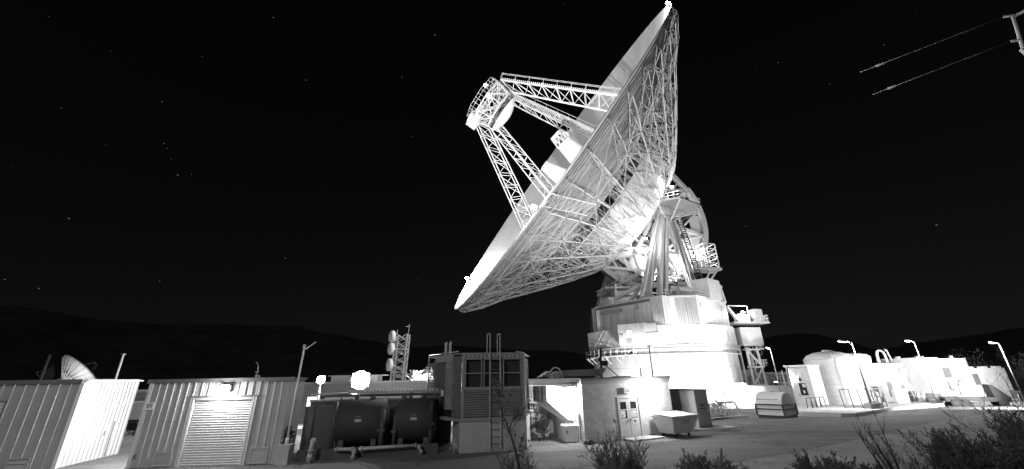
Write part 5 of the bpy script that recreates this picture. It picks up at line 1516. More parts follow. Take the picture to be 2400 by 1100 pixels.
for x, h, lab in ((40.55, 5.1, 'left of the two pale posts by the gate behind the ribbed hut'), (41.3, 5.6, 'right of the two pale posts by the gate behind the ribbed hut')):
    t2 = thing('gate_post', lab, 'post', (x, 67.5, -1.3), 0, 'gate posts left of the ribbed hut')
    part('shaft', MB().tube((0, 0, 0), (0, 0, h - .2), .1, 8), 'white_paint', t2); part('cap', MB().box((0, 0, h - .2), (.22, .22, .08)), 'steel_white', t2)
t = thing('far_building', 'dim low building beyond the fence right of the drum', 'building', (50, 92, -1.3), R(-5))
mb = MB(); mb.bb(-5.5, 9, 0, 8, 0, 4.8); part('wall', mb, 'dim_wall', t); mb = MB(); mb.bb(-5.7, -.5, -.2, 8, 4.8, 5.35); part('parapet', mb, 'steel_grey', t)
for k in range(3): part('window', MB().bb(-4 + k * 3.5, -2.6 + k * 3.5, -.06, -.01, 2.0, 3.4), 'glass_dark', t)
t = thing('fence_lamp', 'small glowing dome lamp hanging over the fence right of the drum', 'lamp', (41.5, 71.3, 2.0))
part('shade', MB().lathe([(.05, .3), (.4, .06), (.42, 0), (.05, .02)], 16), 'white_paint', t)
part('bulb', MB().lathe([(.02, -.1), (.25, -.06), (.3, .0), (.02, .02)], 12), 'lamp_soft', t); light('bulb_light', t, (0, -.1, -.3), 150, 'POINT', .2)
part('arm', MB().path([(-1.3, 0, .75), (-.7, 0, .65), (0, 0, .32)], .03, 6), 'galvanised', t)

# stair tower leaning against the drum on the right
t = wthing('stair_tower', 'white steel stair tower with a railed platform at the right side of the drum', 'stair tower', (42.5, 79, -1.3))
mb = MB(); tops = []
for (x0, y0, x1, y1) in ((41.0, 77.0, 41.0, 77.0), (43.3, 77.2, 42.9, 77.2), (41.0, 79.4, 41.0, 79.4), (43.3, 79.6, 42.9, 79.6)):
    part('post', MB().bar((x0, y0, -1.3), (x1, y1, 7.6), .32), 'white_paint', t)
for z in (1.4, 4.3, 7.2):
    part('landing_beam', MB().bar((40.6, 77.1, z), (43.4, 77.1, z), .28), 'white_paint', t)
mb = MB()
for z0, z1, f in ((-1.2, 1.4, 0), (1.4, 4.3, 1), (4.3, 7.2, 0)):
    a, b = (41.0, 43.2) if f else (43.2, 41.0); mb.bar((a, 77.05, z0), (b, 77.05, z1), .26)
part('cross_brace', mb, 'white_paint', t)
mb = MB()
for z0 in (-1.2, 1.4, 4.3):
    for k in range(10): mb.bb(41.3 + k * .16, 41.6 + k * .16, 77.7, 78.8, z0 + k * .28, z0 + .06 + k * .28)
part('stair_treads', mb, 'white_paint', t, kind='stuff')
def rail_w(parent, pts, h, n, mat_='white_paint', t_=.06):
    mb = MB(); pts = [V3(p) for p in pts]
    for a, b in zip(pts, pts[1:]):
        for f in (.5, 1): mb.bar(a + V3((0, 0, h * f)), b + V3((0, 0, h * f)), t_)
        for k in range(n + 1): p = a.lerp(b, k / n); mb.bar(p, p + V3((0, 0, h)), t_)
    return part('railing', mb, mat_, parent)
for z in (4.4, 7.3): rail_w(t, [(40.8, 77.0, z), (44.2, 77.1, z), (44.2, 79.4, z)], 1.1, 5)
mb = MB(); mb.prism([(40.8, 77), (44.2, 77.1), (44.2, 79.6), (40.8, 79.6)], 7.2, 7.35); part('landing', mb, 'white_paint', t)
mb = MB(); mb.prism([(40.4, 76.6), (44.5, 77.3), (44.3, 79.5), (40.4, 79.3)], 7.9, 11.0); cb = part('cabin', mb, 'white_paint', t)
mb = MB(); mb.bar((40.7, 76.6, 10.0), (42.6, 76.92, 10.0), .08, 1.1); part('cabin_window', mb, 'steel_grey', cb)
mb = MB(); mb.prism([(39.4, 76.0), (46.4, 77.2), (46.2, 80.2), (39.4, 79.6)], 11.65, 11.95); pf = part('platform', mb, 'white_paint', t)
mb = MB(); mb.bar((46.0, 78, 10.6), (46.2, 77.4, 12.0), .5); mb.bar((44.4, 77.4, 9.8), (46.1, 77.5, 11.5), .34); part('platform_bracket', mb, 'white_paint', pf)
rail_w(t, [(39.5, 76.05, 11.95), (46.4, 77.25, 11.95), (46.2, 80.1, 11.95)], 1.15, 9)
mb = MB(); mb.prism([(44.3, 77.6), (45.9, 77.9), (45.7, 79.4), (44.2, 79.1)], 11.95, 14.3); cab_ = part('air_cabinet', mb, 'steel_white', t)
mb = MB(); mb.bar((44.9, 77.62, 13.85), (45.75, 77.78, 13.85), .06, .45); mb.bar((44.45, 77.55, 13.2), (44.7, 77.6, 13.2), .06, 1.6); part('grille', mb, 'grey_cabinet', cab_)
mb = MB(); mb.prism([(40.9, 77.2), (43.2, 77.6), (43.1, 78.8), (40.9, 78.5)], 11.95, 13.4); part('cable_box', mb, 'white_paint', t)
mb = MB(); mb.bar((38.9, 76.2, 14.8), (42.9, 77.2, 14.8), .14); mb.bar((42.9, 77.2, 14.8), (42.9, 77.2, 11.9), .14); mb.bar((38.6, 76, 14.6), (40.6, 77, 12.2), .45); part('hoist_arm', mb, 'white_paint', t)
lp = part('lamp', MB().lathe([(.02, .35), (.28, .2), (.3, 0), (.02, -.12)], 12).moved(Matrix.Translation((42.0, 77.3, 13.6))) , 'lamp_glow', t)
light('lamp_light', t, (42.0 - 42.5, 76.8 - 79, 13.7 + 1.3), 900, 'POINT', .2)

# pipe frame and hydrant cluster at the foot of the drum
t = wthing('bent_pipe_frame', 'white bent pipe frame on legs before the door of the drum', 'pipe frame', (22.5, 47, -.7))
mb = MB(); mb.path([(20.9, 46.6, -.65), (20.9, 46.6, .55), (23.1, 48.2, .5), (23.75, 48.35, -.7)], .1, 10); part('pipe', mb, 'galvanised', t)
mb = MB(); mb.tube((21.7, 47.2, -.7), (21.7, 47.2, .5), .05, 8); mb.tube((22.4, 47.7, -.7), (22.4, 47.7, .48), .04, 8); part('leg', mb, 'galvanised', t, kind='stuff')
mb = MB(); mb.lathe([(.2, 0), (.2, .12), (.02, .12)], 12).moved(Matrix.Translation((23.75, 48.35, -.7))); part('foot_flange', mb, 'steel_grey', t)
t = wthing('valve_manifold', 'tangle of white valves and bent pipes right of the narrow grey cabinet', 'valves', (19.8, 45.6, -.6))
mb = MB()
for k in range(34):
    p = V3((rnd.uniform(18.9, 20.7), rnd.uniform(45, 46.4), rnd.uniform(-.4, .7))); d = V3((rnd.uniform(-.3, .3), rnd.uniform(-.3, .3), rnd.uniform(-.35, .35))); mb.tube(p, p + d, rnd.uniform(.06, .13), 8)
    if k % 3 == 0: mb.tube(p + d - V3((0, .05, 0)), p + d + V3((0, .05, 0)), .2, 12)
for k in range(5): mb.tube((18.9 + k * .42, 45.6, -.65), (18.9 + k * .42, 45.6, .5), .07, 8)
part('valve', mb, 'steel_white', t, kind='stuff')
mb = MB(); mb.prism([(18.6, 45.0), (20.9, 45.2), (20.9, 46.6), (18.6, 46.4)], -.68, -.5); part('skid', mb, 'concrete', t)
for a, b, h in (((15.6, 38.4), (21.8, 43.4), .16),): 
    mb = MB(); mb.bar((a[0], a[1], ground_z(*a) + .08), (b[0], b[1], ground_z(*b) + .08), .3, h); single('kerb', mb, 'concrete', 'long pale concrete kerb right of the grey cabinets', 'kerb')
mb = MB(); mb.bar((24.4, 50.4, -.66), (33.5, 52.0, -.78), .28, .3)
single('kerb', mb, 'concrete', 'pale kerb beam on the ground before the drum door', 'kerb')

# domed wagon
t = thing('domed_wagon', 'small white domed wagon body strapped with dark bands on dark runners', 'wagon', (24.2, 41.4, -.47), R(-54))
# local: long axis along x (left face is front long side)
Lw, Ww, Hw = 2.2, 2.5, 1.2
def arch(x, r0=Ww / 2, n=14, z0=Hw, hz=.95): return [(x, -r0 * cos(pi * i / n), z0 + hz * sin(pi * i / n)) for i in range(n + 1)]
t.location = (23.3, 41.0, -.5)
m_ = Matrix.Rotation(0, 4, 'Z')
mb = MB(); mb.prism([(-Lw / 2, -Ww / 2), (Lw / 2, -Ww / 2), (Lw / 2, Ww / 2), (-Lw / 2, Ww / 2)], .34, Hw); part('box_body', mb, 'white_paint', t)
mb = MB(); a0, a1 = arch(-Lw / 2), arch(Lw / 2); n = len(a0)
mb.add(a0 + a1, [(i, n + i, n + i + 1, i + 1) for i in range(n - 1)], True); mb.add(a0, [tuple(range(n))[::-1]]); mb.add(a1, [tuple(range(n))])
part('dome_roof', mb, 'white_paint', t)
for z in (Hw - .02, .82):
    mb = MB()
    for x0, y0, x1, y1 in ((-1, -1, 1, -1), (1, -1, 1, 1), (1, 1, -1, 1), (-1, 1, -1, -1)): mb.bar((x0 * (Lw / 2 + .05), y0 * (Ww / 2 + .05), z), (x1 * (Lw / 2 + .05), y1 * (Ww / 2 + .05), z), .1, .09)
    part('strap', mb, 'black', t)
for sx in (-1, 1):
    for sy in (-1, 1): part('corner_post', MB().bb(sx * (Lw / 2 + .04) - .05, sx * (Lw / 2 + .04) + .05, sy * (Ww / 2 + .04) - .05, sy * (Ww / 2 + .04) + .05, .3, Hw), 'black', t)
mb = MB(); mb.bb(-Lw / 2, Lw / 2, -Ww / 2, Ww / 2, 0, .34); part('runner', mb, 'black', t)
mb = MB()
for k in range(5): mb.bar((Lw / 2 + .012, -.75 + k * .38, .4), (Lw / 2 + .012, -.75 + k * .38, Hw + (.55, .8, .93, .8, .55)[k]), .025, .02)
mb.bar((Lw / 2 + .012, -.8, .35), (Lw / 2 + .012, -.3, Hw + .8), .02)
part('panel_seam', mb, 'steel_grey', t, kind='stuff')
mb = MB()
for k in range(9): a = .42; mb.bb(-.95 + k * .2, -.86 + k * .2, -Ww / 2 * cos(a) - .03, -Ww / 2 * cos(a) + .0, Hw + .95 * sin(a) - .05, Hw + .95 * sin(a) + .04)
part('lettering', mb, 'print_black', t, kind='stuff')
part('vent', MB().box((0, 0, Hw + .97), (.3, .12, .08)), 'print_grey', t)

# ribbed hut with door
t = thing('ribbed_hut', 'ribbed metal hut whose door has a dark notice window left of the silo', 'hut', (37.9, 61.6, -1.25), R(-58))
wd, dp, hh = 2.6, 3.0, 5.25
mb = MB(); mb.bb(0, wd, .0, dp, 0, hh); part('core', mb, 'white_paint', t)
mb = MB(); n = 48; vs = []
for i in range(n + 1): o = (-.03, -.03, -.09, -.09)[i % 4]; vs += [(wd * i / n, o, .0), (wd * i / n, o, hh)]
mb.add(vs, [(2 * i, 2 * i + 2, 2 * i + 3, 2 * i + 1) for i in range(n)]); part('cladding', mb, 'shed_seam', t)
mb = MB(); mb.bb(-.35, wd + .15, -.4, dp + .1, hh, hh + .22); part('roof', mb, 'steel_white', t)
mb = MB(); mb.bb(.48, .58, -.16, -.09, 0, 3.6); mb.bb(2.02, 2.12, -.16, -.09, 0, 3.6); mb.bb(.58, 2.02, -.16, -.09, 3.5, 3.6); part('door_frame', mb, 'white_paint', t)
d = part('door', MB().bb(.58, 2.02, -.14, -.10, 0, 3.5), 'steel_white', t)
part('door_window', MB().bb(.98, 1.86, -.17, -.145, 1.7, 3.2), 'glass_dark', d)
mb = MB(); mb.bb(1.4, 1.8, -.18, -.172, 2.7, 3.1); mb.bb(1.36, 1.54, -.18, -.172, 1.95, 2.3); nt_ = part('notice', mb, 'paper', d)
mb = MB(); mb.bb(1.4, 1.5, -.186, -.181, 2.16, 2.24); mb.bb(1.4, 1.5, -.186, -.181, 2.0, 2.06)
for k in range(4): mb.bb(1.45, 1.75, -.186, -.181, 2.76 + k * .08, 2.79 + k * .08)
part('notice_print', mb, 'print_grey', nt_)
mb = MB(); mb.box((.74, -.2, 1.75), (.16, .14, .22)); mb.box((.84, -.2, 1.6), (.12, .12, .14)); part('lock', mb, 'galvanised', d)
# white silo with domed top, and its neighbour
t = thing('silo', 'big white cylindrical silo with domed top and half of it in shade', 'silo', (44.6, 62.6, -1.3))
mb = MB(); r_ = 3.0; mb.lathe([(r_, 0), (r_, 6.2), (r_ * .985, 6.3), (r_ * .86, 6.75), (r_ * .55, 7.15), (.02, 7.35)], 64); part('shell', mb, 'white_paint', t)
mb = MB(); mb.lathe([(r_ + .02, 6.12), (r_ + .07, 6.2), (r_ + .02, 6.28)], 64); part('seam_ring', mb, 'steel_white', t)
for z_ in (1.5, 3.0, 4.5):
    mb = MB(); mb.lathe([(r_ - .01, z_ - .02), (r_ + .03, z_), (r_ - .01, z_ + .02)], 64); part('weld_ring', mb, 'steel_grey', t)
mb = MB()
for s_ in (-.22, .22): mb.bar((-1.3 + s_, -2.9, .2), (-1.3 + s_, -2.9, 7.0), .05)
for k in range(22): mb.bar((-1.52, -2.9, .3 + k * .3), (-1.08, -2.9, .3 + k * .3), .035)
part('ladder', mb, 'steel_grey', t)
mb = MB(); mb.path([(2.2, -2.3, .1), (2.2, -2.3, 5.6), (1.9, -1.9, 6.4), (.4, -.4, 7.4)], .07, 8); part('fill_pipe', mb, 'steel_grey', t)
mb = MB(); mb.lathe([(.5, 0), (.5, .25), (.02, .3)], 14).moved(Matrix.Translation((0, 0, 7.2))); part('top_hatch', mb, 'white_paint', t)
mb = MB(); mb.lathe([(r_ + .35, 0), (r_ + .35, .3), (r_, .32)], 48); part('footing', mb, 'pad_concrete', t)
t = thing('silo', 'second white silo with flatter top right behind the first', 'silo', (49.4, 65.2, -1.3))
mb = MB(); mb.lathe([(2.6, 0), (2.6, 6.5), (2.4, 6.8), (1.4, 7.05), (.02, 7.1)], 56); part('shell', mb, 'white_paint', t)
mb = MB(); mb.lathe([(2.62, 6.4), (2.68, 6.5), (2.62, 6.6)], 56); part('seam_ring', mb, 'steel_white', t)
mb = MB(); mb.bb(-.5, 1.2, -.9, .9, 5.35, 5.5); mb.moved(Matrix.Translation((2.3, -.6, 0))); part('side_shelf', mb, 'steel_white', t)
# raised pad
t = wthing('raised_pad', 'raised white concrete pad with sloping end before the hut and silo', 'pad', (34, 48, -.7))
mb = MB(); pz = lambda x, y: ground_z(x, y)
P_ = [(26.6, 43.2), (27.4, 38.9), (28.4, 38.6), (41.0, 49.5), (58, 60.2), (60.5, 66), (36, 66), (33.5, 57)]
vs = [(x, y, pz(x, y) - .2) for x, y in P_] + [(x, y, pz(x, y) + .36) for x, y in P_]; n = len(P_)
mb.add(vs, [(i, (i + 1) % n, n + (i + 1) % n, n + i) for i in range(n)] + [tuple(range(n, 2 * n))]); part('slab', mb, 'pad_concrete', t)
# railing and tank skid on the pad
t = wthing('guard_rail', 'dark thin pipe guard rail standing on the white pad', 'guard rail', (37, 49, -.4))
q = [V3((36.2, 50.4, -.45)), V3((38.6, 49.6, -.42)), V3((41.4, 51.0, -.5))]
for a, b, n in ((q[0], q[1], 3), (q[1], q[2], 4)):
    for k in range(n + 1): p = a.lerp(b, k / n); part('post', MB().bar(p, p + V3((-.1, 0, 1.9 if k < n or b is q[1] else 1.5)), .07), 'dark_paint', t)
    mb = MB(); mb.bar(a + V3((-.1, 0, 1.88)), b + V3((-.1, 0, 1.88)), .07); mb.bar(a + V3((0, 0, .1)), b + V3((0, 0, .1)), .06); part('rail', mb, 'dark_paint', t)
t = wthing('small_frame', 'small pale pipe frames beside the door of the ribbed hut', 'pipe frame', (34, 53, -.8))
mb = MB()
for k in range(4):
    a = V3((32.6 + k * .9, 51.2 + k * .6, -.5)); mb.path([a, a + V3((.1, 0, 1.05)), a + V3((.8, .3, 1.1)), a + V3((.85, .3, 0))], .05, 6)
part('pipe', mb, 'dark_paint', t, kind='stuff')
part('base_plate', MB().box((33.9, 52.2, -.48), (3.2, 1.6, .1), Matrix.Rotation(R(34), 3, 'Z')), 'steel_grey', t)
# low white plant building with pipes and panels
t = thing('plant_building', 'low white plant building with loop pipes and vents on its flat roof', 'building', (50.0, 67.2, -1.3), R(9))
mb = MB(); mb.bb(-1, 12.2, 0, 7, 0, 5.55); part('wall', mb, 'white_paint', t)
mb = MB(); mb.bb(12.2, 15, .6, 7, 0, 4.9); part('wing', mb, 'white_paint', t)
mb = MB(); mb.bb(9.4, 12.0, -.35, -.01, 3.9, 4.9); part('wall_duct', mb, 'steel_white', t)
mb = MB(); mb.bb(-1.1, 12.3, -.1, 7, 5.55, 5.68); rfx = part('roof_edge', mb, 'white_paint', t)
for x, kk in ((1.6, 'vent on the roof'), (4.7, ''), (5.9, ''), (11.3, '')):
    mb = MB(); mb.tube((x, 1.2, 5.6), (x, 1.2, 6.3), .12, 8); mb.box((x, 1.1, 6.45), (.55, .4, .35)); part('roof_vent', mb, 'white_paint', rfx)
for k, x in enumerate((7.4, 7.75, 8.1)):
    mb = MB(); w2 = 1.5; pts = [(x, 1 + k * .2, 5.6), (x, 1 + k * .2, 6.5 + .35)] + [(x + w2 / 2 - w2 / 2 * cos(a), 1 + k * .2, 6.85 + .75 * sin(a)) for a in [pi * i / 8 for i in range(1, 8)]] + [(x + w2, 1 + k * .2, 6.85), (x + w2, 1 + k * .2, 5.6)]; mb.path(pts, .11, 8); part('loop_pipe', mb, 'white_paint', rfx)
mb = MB(); mb.tube((10.0, 1, 5.6), (9.6, 1, 7.5), .12, 8); mb.tube((9.6, 1, 7.5), (9.3, 1, 7.75), .14, 8); part('stack', mb, 'white_paint', rfx)
# electrical cabinets and pump skids in front of it
boxes = [(48.1, 61.6, 1.5, .5, 1.15, 1.0, 'wide low pale control cabinet behind the guard rail', 'steel_grey'), (50.0, 61.9, 1.1, .5, 1.35, .9, 'grey tilted control cabinet left of the tall one', 'grey_cabinet'), (52.5, 62.2, 1.7, .6, 1.9, .85, 'tall pale control cabinet above the skid', 'steel_grey'), (54.9, 63.0, 1.7, .5, 1.2, 1.2, 'grey framed control cabinet with white front', 'steel_grey')]
for x, y, w, d_, h, zb, lab, m in boxes:
    t = thing('control_cabinet', lab, 'cabinet', (x, y, -.9), R(24))
    bd = part('body', MB().bb(-w / 2, w / 2, 0, d_, zb, zb + h), m, t); part('door', MB().bb(-w / 2 + .06, w / 2 - .06, -.04, -.004, zb + .08, zb + h * (.55 if 'framed' in lab else .95)), 'white_paint' if 'framed' in lab else m, bd)
    mb = MB()
    for sx in (-1, 1): mb.bb(sx * (w / 2 - .1) - .05, sx * (w / 2 - .1) + .05, .1, .2, 0, zb)
    part('leg', mb, 'steel_grey', t)
    part('handle', MB().box((0, -.07, zb + h * .55), (.14, .05, .1)), 'print_grey', bd)
for x, y, w, lab, kind_ in ((48.4, 60.6, 2.6, 'pump skid with pale pipes behind the bare shrub', 0), (51.6, 61.0, 1.5, 'white panel with round gauges in the middle of the skids', 1), (53.0, 61.6, 1.5, 'white panel with few marks right of the round gauges', 2), (55.3, 61.9, 2.3, 'dark hose reel skid with looping pale hoses', 3)):
    t = thing('pump_skid', lab, 'machine', (x, y, -.85), R(24))
    mb = MB(); mb.bb(-w / 2, w / 2, 0, 1.2, 0, .2); part('skid_base', mb, 'steel_grey', t)
    if kind_ in (1, 2):
        pn = part('panel', MB().bb(-w / 2 + .02, w / 2 - .02, .1, .5, .2, 1.75), 'steel_white', t)
        mb = MB()
        if kind_ == 1:
            for gx, gz, gr in ((-.28, .8, .17), (.25, .85, .12)): mb.tube((gx, .1, gz), (gx, .04, gz), gr, 16)
            for k in range(4): mb.tube((-.45 + k * .3, .1, 1.5), (-.45 + k * .3, .05, 1.5), .07, 10)
        else:
            for k in range(6): mb.box((-.45 + k * .18, .08, 1.4 + .1 * (k % 2)), (.1, .05, .05))
            mb.box((0, .08, .9), (.5, .04, .05))
        part('gauge', mb, 'print_grey', pn, kind='stuff')
    else:
        mb = MB()
        for k in range(26):
            p = V3((rnd.uniform(-w / 2, w / 2), rnd.uniform(.1, 1), rnd.uniform(.3, 1.5))); qv = p + V3((rnd.uniform(-.6, .6), 0, rnd.uniform(-.5, .5))); mb.tube(p, qv, rnd.uniform(.03, .08), 6)
        for k in range(3): mb.tube((-w / 2 + .2 + k * w / 3, .5, .2), (-w / 2 + .2 + k * w / 3, .5, 1.6), .05, 6)
        part('pipework', mb, 'steel_white' if kind_ == 0 else 'steel_grey', t, kind='stuff')
        mb = MB(); mb.bb(-w / 2, w / 2, 1.0, 1.15, .2, 1.5); part('back_plate', mb, 'grey_cabinet' if kind_ == 0 else 'dark_paint', t)
        if kind_ == 3:
            mb = MB()
            for k in range(3): pts = [(-.9 + 1.8 * i / 10, .0, 1.3 - .2 * k - .9 * sin(pi * i / 10)) for i in range(11)]; mb.path(pts, .05, 6)
            part('hose', mb, 'white_paint', t)
t = thing('grey_crate', 'grey square metal crate at the right end of the skids', 'crate', (57.3, 61.6, -1.0), R(20))
part('body', MB().bb(-.75, .75, 0, 1.2, 0, 1.25), 'grey_cabinet', t); part('lid', MB().bb(-.78, .78, -.03, 1.23, 1.25, 1.31), 'grey_cabinet', t)
t = thing('dark_box', 'dark square box on the pad beside the street lamp base', 'box', (36.9, 46.9, -.62), R(20))
part('body', MB().bb(-.5, .5, -.4, .4, 0, .85), 'grey_cabinet', t); part('lid', MB().bb(-.53, .53, -.43, .43, .85, .9), 'dark_paint', t)
# tall white block and its grey doors
t = thing('tall_block', 'tall white box building with grey panels on its right half', 'building', (60.8, 66.6, -1.3), R(13))
mb = MB(); mb.bb(0, 4.2, 0, 6, 0, 6.35); part('wall', mb, 'white_paint', t)
mb = MB(); mb.bb(4.2, 10.6, .5, 6, 0, 6.2); part('wing', mb, 'steel_white', t)
for x0, x1, h in ((4.3, 6.6, 6.15), (6.75, 8.5, 5.95), (8.7, 10.5, 6.0)): part('grey_panel', MB().bb(x0, x1, .42, .49, 2.9, h), 'steel_grey', t)
mb = MB(); mb.bb(4.6, 6.3, .36, .415, 3.5, 4.9)
for k in range(7): mb.bb(4.65, 6.25, .33, .36, 3.55 + k * .19, 3.66 + k * .19)
part('louvre_vent', mb, 'grey_cabinet', t)
for x in (1.6, 2.6, 8.6): part('roof_vent', MB().box((x, 1, 6.45), (.3, .3, .3)), 'white_paint', t)
mb = MB(); mb.bb(4.6, 6.0, -.02, .4, 2.0, 2.9); part('canopy', mb, 'steel_white', t)
mb = MB(); mb.path([(6.6, .3, 1.0), (6.4, .3, 2.2), (6.9, .3, 2.5), (6.8, .2, 2.9), (7.6, .2, 3.0)], .06, 6); part('conduit', mb, 'dark_paint', t)
t = thing('white_wall', 'long bleached white wall with dark vents at the right edge of the yard', 'wall', (70.5, 70.0, -1.3), R(13))
mb = MB(); mb.bb(-.5, 9.0, 0, .5, 0, 4.7); part('wall', mb, 'white_paint', t)
for x0, x1, z0, z1 in ((1.2, 2.6, 2.3, 3.9), (7.9, 8.8, .2, 1.4)): part('vent', MB().bb(x0, x1, -.06, -.01, z0, z1), 'grey_cabinet', t)
mb = MB()
for k in range(3): mb.bb(1.0 + k * 3, 2.4 + k * 3, .0, .5, 4.7, 4.95)
part('parapet', mb, 'white_paint', t, kind='stuff')
# flatbed trailer
t = thing('flatbed_trailer', 'low flatbed trailer with a headboard blackened as a silhouette before the tall block', 'trailer', (56.7, 56.4, -1.0), R(-26))  # black all over stands in for the shade on its backlit side
mb = MB(); mb.bb(-3.0, 3.0, -1.0, 1.0, .85, 1.08); part('deck', mb, 'black', t)
mb = MB(); mb.add([(1.6, -.95, 1.08), (3.0, -.95, 1.08), (3.0, .95, 1.08), (1.6, .95, 1.08), (1.5, -.8, 2.5), (1.9, -.8, 2.4), (1.9, .8, 2.4), (1.5, .8, 2.5)], [(3, 2, 1, 0), (4, 5, 6, 7), (0, 1, 5, 4), (1, 2, 6, 5), (2, 3, 7, 6), (3, 0, 4, 7)]); part('headboard', mb, 'black', t)
for sx in (-2.1, -1.2, 2.2):
    for sy in (-.85, .85):
        w_ = part('wheel', MB().tube((sx, sy - .15, .45), (sx, sy + .15, .45), .45, 16), 'rubber', t); part('hub', MB().tube((sx, sy - .17, .45), (sx, sy + .17, .45), .18, 10), 'black', w_)
mb = MB()
for s in (-.8, .8): mb.bb(-3, 3, s - .08, s + .08, .6, .85)
part('frame_rail', mb, 'black', t)

# ================================================================== POWER LINE AT THE TOP RIGHT
t = wthing('utility_pole', 'utility pole beyond the right edge with a pale crossarm reaching into view', 'utility pole', (33.4, 18.6, .0))
mb = MB(); mb.tube((33.4, 18.6, 0), (33.4, 18.6, 24.6), .2, 12, .14); part('shaft', mb, 'dark_paint', t)
part('crossarm', MB().tube((32.55, 20.0, 24.2), (31.9, 20.0, 21.6), .085, 8), 'white_paint', t)
mb = MB(); mb.bar((32.1, 20.1, 24.3), (32.6, 19.95, 24.25), .10); mb.bar((31.6, 20.1, 22.25), (32.0, 19.95, 22.2), .1); mb.bar((31.75, 20, 21.5), (31.95, 20, 21.0), .16); mb.bar((32.6, 20.0, 24.2), (33.4, 18.7, 24.3), .12); mb.bar((31.9, 20, 21.6), (33.4, 18.7, 22.0), .12); part('insulator', mb, 'white_paint', t, kind='stuff')
for k, (a, b, lab) in enumerate((((32.1, 20.1, 24.3), (27.59, 26.0, 24.99), 'upper overhead wire with a paired splice'), ((31.6, 20.1, 22.25), (27.84, 26.0, 22.85), 'lower overhead wire with a paired splice'))):
    a, b = V3(a), V3(b)
    w = wthing('overhead_wire', lab, 'wire', a, 'overhead wires at the top right')
    a2 = a.lerp(b, .30)
    part('cable', MB().tube(a2, b, .011, 5), 'white_paint', w)
    part('sheath', MB().tube(a, a2, .03, 6), 'black', w)
    s0, s1 = a.lerp(b, .80), a.lerp(b, .87)
    mb = MB(); mb.tube(s0 + V3((0, 0, .06)), s1 + V3((0, 0, .06)), .022, 6); mb.tube(s0 - V3((0, 0, .06)), s1 - V3((0, 0, .06)), .022, 6); part('splice', mb, 'white_paint', w)

# ================================================================== VEGETATION
def grow(mb, lb, p, d, L, r, depth, cfg, rg):
    """one curved stem, its twigs, and the leaves on them"""
    n = 5 if depth < 2 else 3
    pts = [V3(p)]; d = V3(d).normalized()
    for i in range(n):
        d = (d + V3((rg.uniform(-1, 1), rg.uniform(-1, 1), rg.uniform(-.4, 1))) * cfg['wob'] + V3((0, 0, cfg['lift']))).normalized()
        pts.append(pts[-1] + d * (L / n))
    for i, (a, b) in enumerate(zip(pts, pts[1:])):
        mb.tube(a, b, r * (1 - .75 * i / n), 5 if depth < 2 else 3, r * (1 - .75 * (i + 1) / n), caps=False)
    if depth < cfg['depth']:
        k = cfg['kids'][depth]
        for j in range(k):
            t = rg.uniform(cfg['from'][depth], 1.0); i = min(n - 1, int(t * n)); q = pts[i].lerp(pts[i + 1], t * n - i)
            u = V3((rg.uniform(-1, 1), rg.uniform(-1, 1), rg.uniform(-.3, .9))).normalized()
            grow(mb, lb, q, d * (1 - cfg['spread']) + u * cfg['spread'], L * cfg['ratio'] * rg.uniform(.7, 1.2), r * .5 * (1 - .5 * t) + .0012, depth + 1, cfg, rg)
    if lb is not None and depth >= cfg['leaf_from']:
        for j in range(cfg['leaves']):
            t = rg.uniform(.15, 1.0); i = min(n - 1, int(t * n)); q = pts[i].lerp(pts[i + 1], t * n - i)
            u = (d * .8 + V3((rg.uniform(-1, 1), rg.uniform(-1, 1), rg.uniform(-.6, 1)))).normalized(); s = u.orthogonal().normalized()
            s = (Matrix.Rotation(rg.uniform(0, 6.3), 3, u) @ s); l = cfg['leaf'] * rg.uniform(.6, 1.3); w = l * cfg['lw']
            lb.add([q, q + u * l * .5 + s * w, q + u * l, q + u * l * .5 - s * w], [(0, 1, 2, 3)])
def shrub(label, x, y, z, stems, h, r, cfg, seed, leaf_m='leaf', name='shrub', group=None, lean=(0, 0), out=.7, base=.18, cat='shrub'):
    rg = random.Random(seed); t = thing(name, label, cat, (x, y, z), 0, group)
    mb, lb = MB(), MB()
    for k in range(stems):
        a = 2 * pi * (k + rg.random()) / stems; o = out * rg.uniform(.3, 1.1)
        grow(mb, lb, (cos(a) * base * rg.random(), sin(a) * base * rg.random(), -.05), (cos(a) * o + lean[0], sin(a) * o + lean[1], 1), h * rg.uniform(.65, 1.1), r * rg.uniform(.7, 1.2), 0, cfg, rg)
    part('branches', mb, 'bark', t, kind='stuff')
    if lb.v: part('foliage', lb, leaf_m, t, kind='stuff')
    return t
CREO = dict(wob=.16, lift=.05, depth=2, kids=(9, 6), spread=.55, ratio=.42, **{'from': (.3, .2)}, leaf_from=1, leaves=16, leaf=.04, lw=.2)
BARE = dict(wob=.15, lift=.03, depth=3, kids=(6, 5, 3), spread=.6, ratio=.5, **{'from': (.35, .3, .3)}, leaf_from=9, leaves=0, leaf=.03, lw=.4)
OCO = dict(wob=.10, lift=.06, depth=2, kids=(5, 3), spread=.45, ratio=.4, **{'from': (.45, .3)}, leaf_from=9, leaves=0, leaf=.03, lw=.4)
gz = ground_z
shrub('leafy desert shrub with upright sprays standing before the double doors', 2.85, 13.2, gz(2.85, 13.2), 22, 1.1, .014, CREO, 11, 'leaf_pale', out=.85)
shrub('small leafless twig shrub left of the leafy shrub at the road edge', 1.25, 13.4, gz(1, 13.4), 5, .55, .012, BARE, 12, out=.9)
shrub('low leafy shrub right of the one before the doors at the lower edge', 4.9, 13.0, gz(5, 13), 14, .82, .011, CREO, 13, 'leaf_pale', out=1.1)
shrub('tiny leafy shrub low at the bottom edge below the dumpster', 6.0, 13.2, gz(6, 13.2), 8, .62, .01, CREO, 14, 'leaf_pale', out=.8)
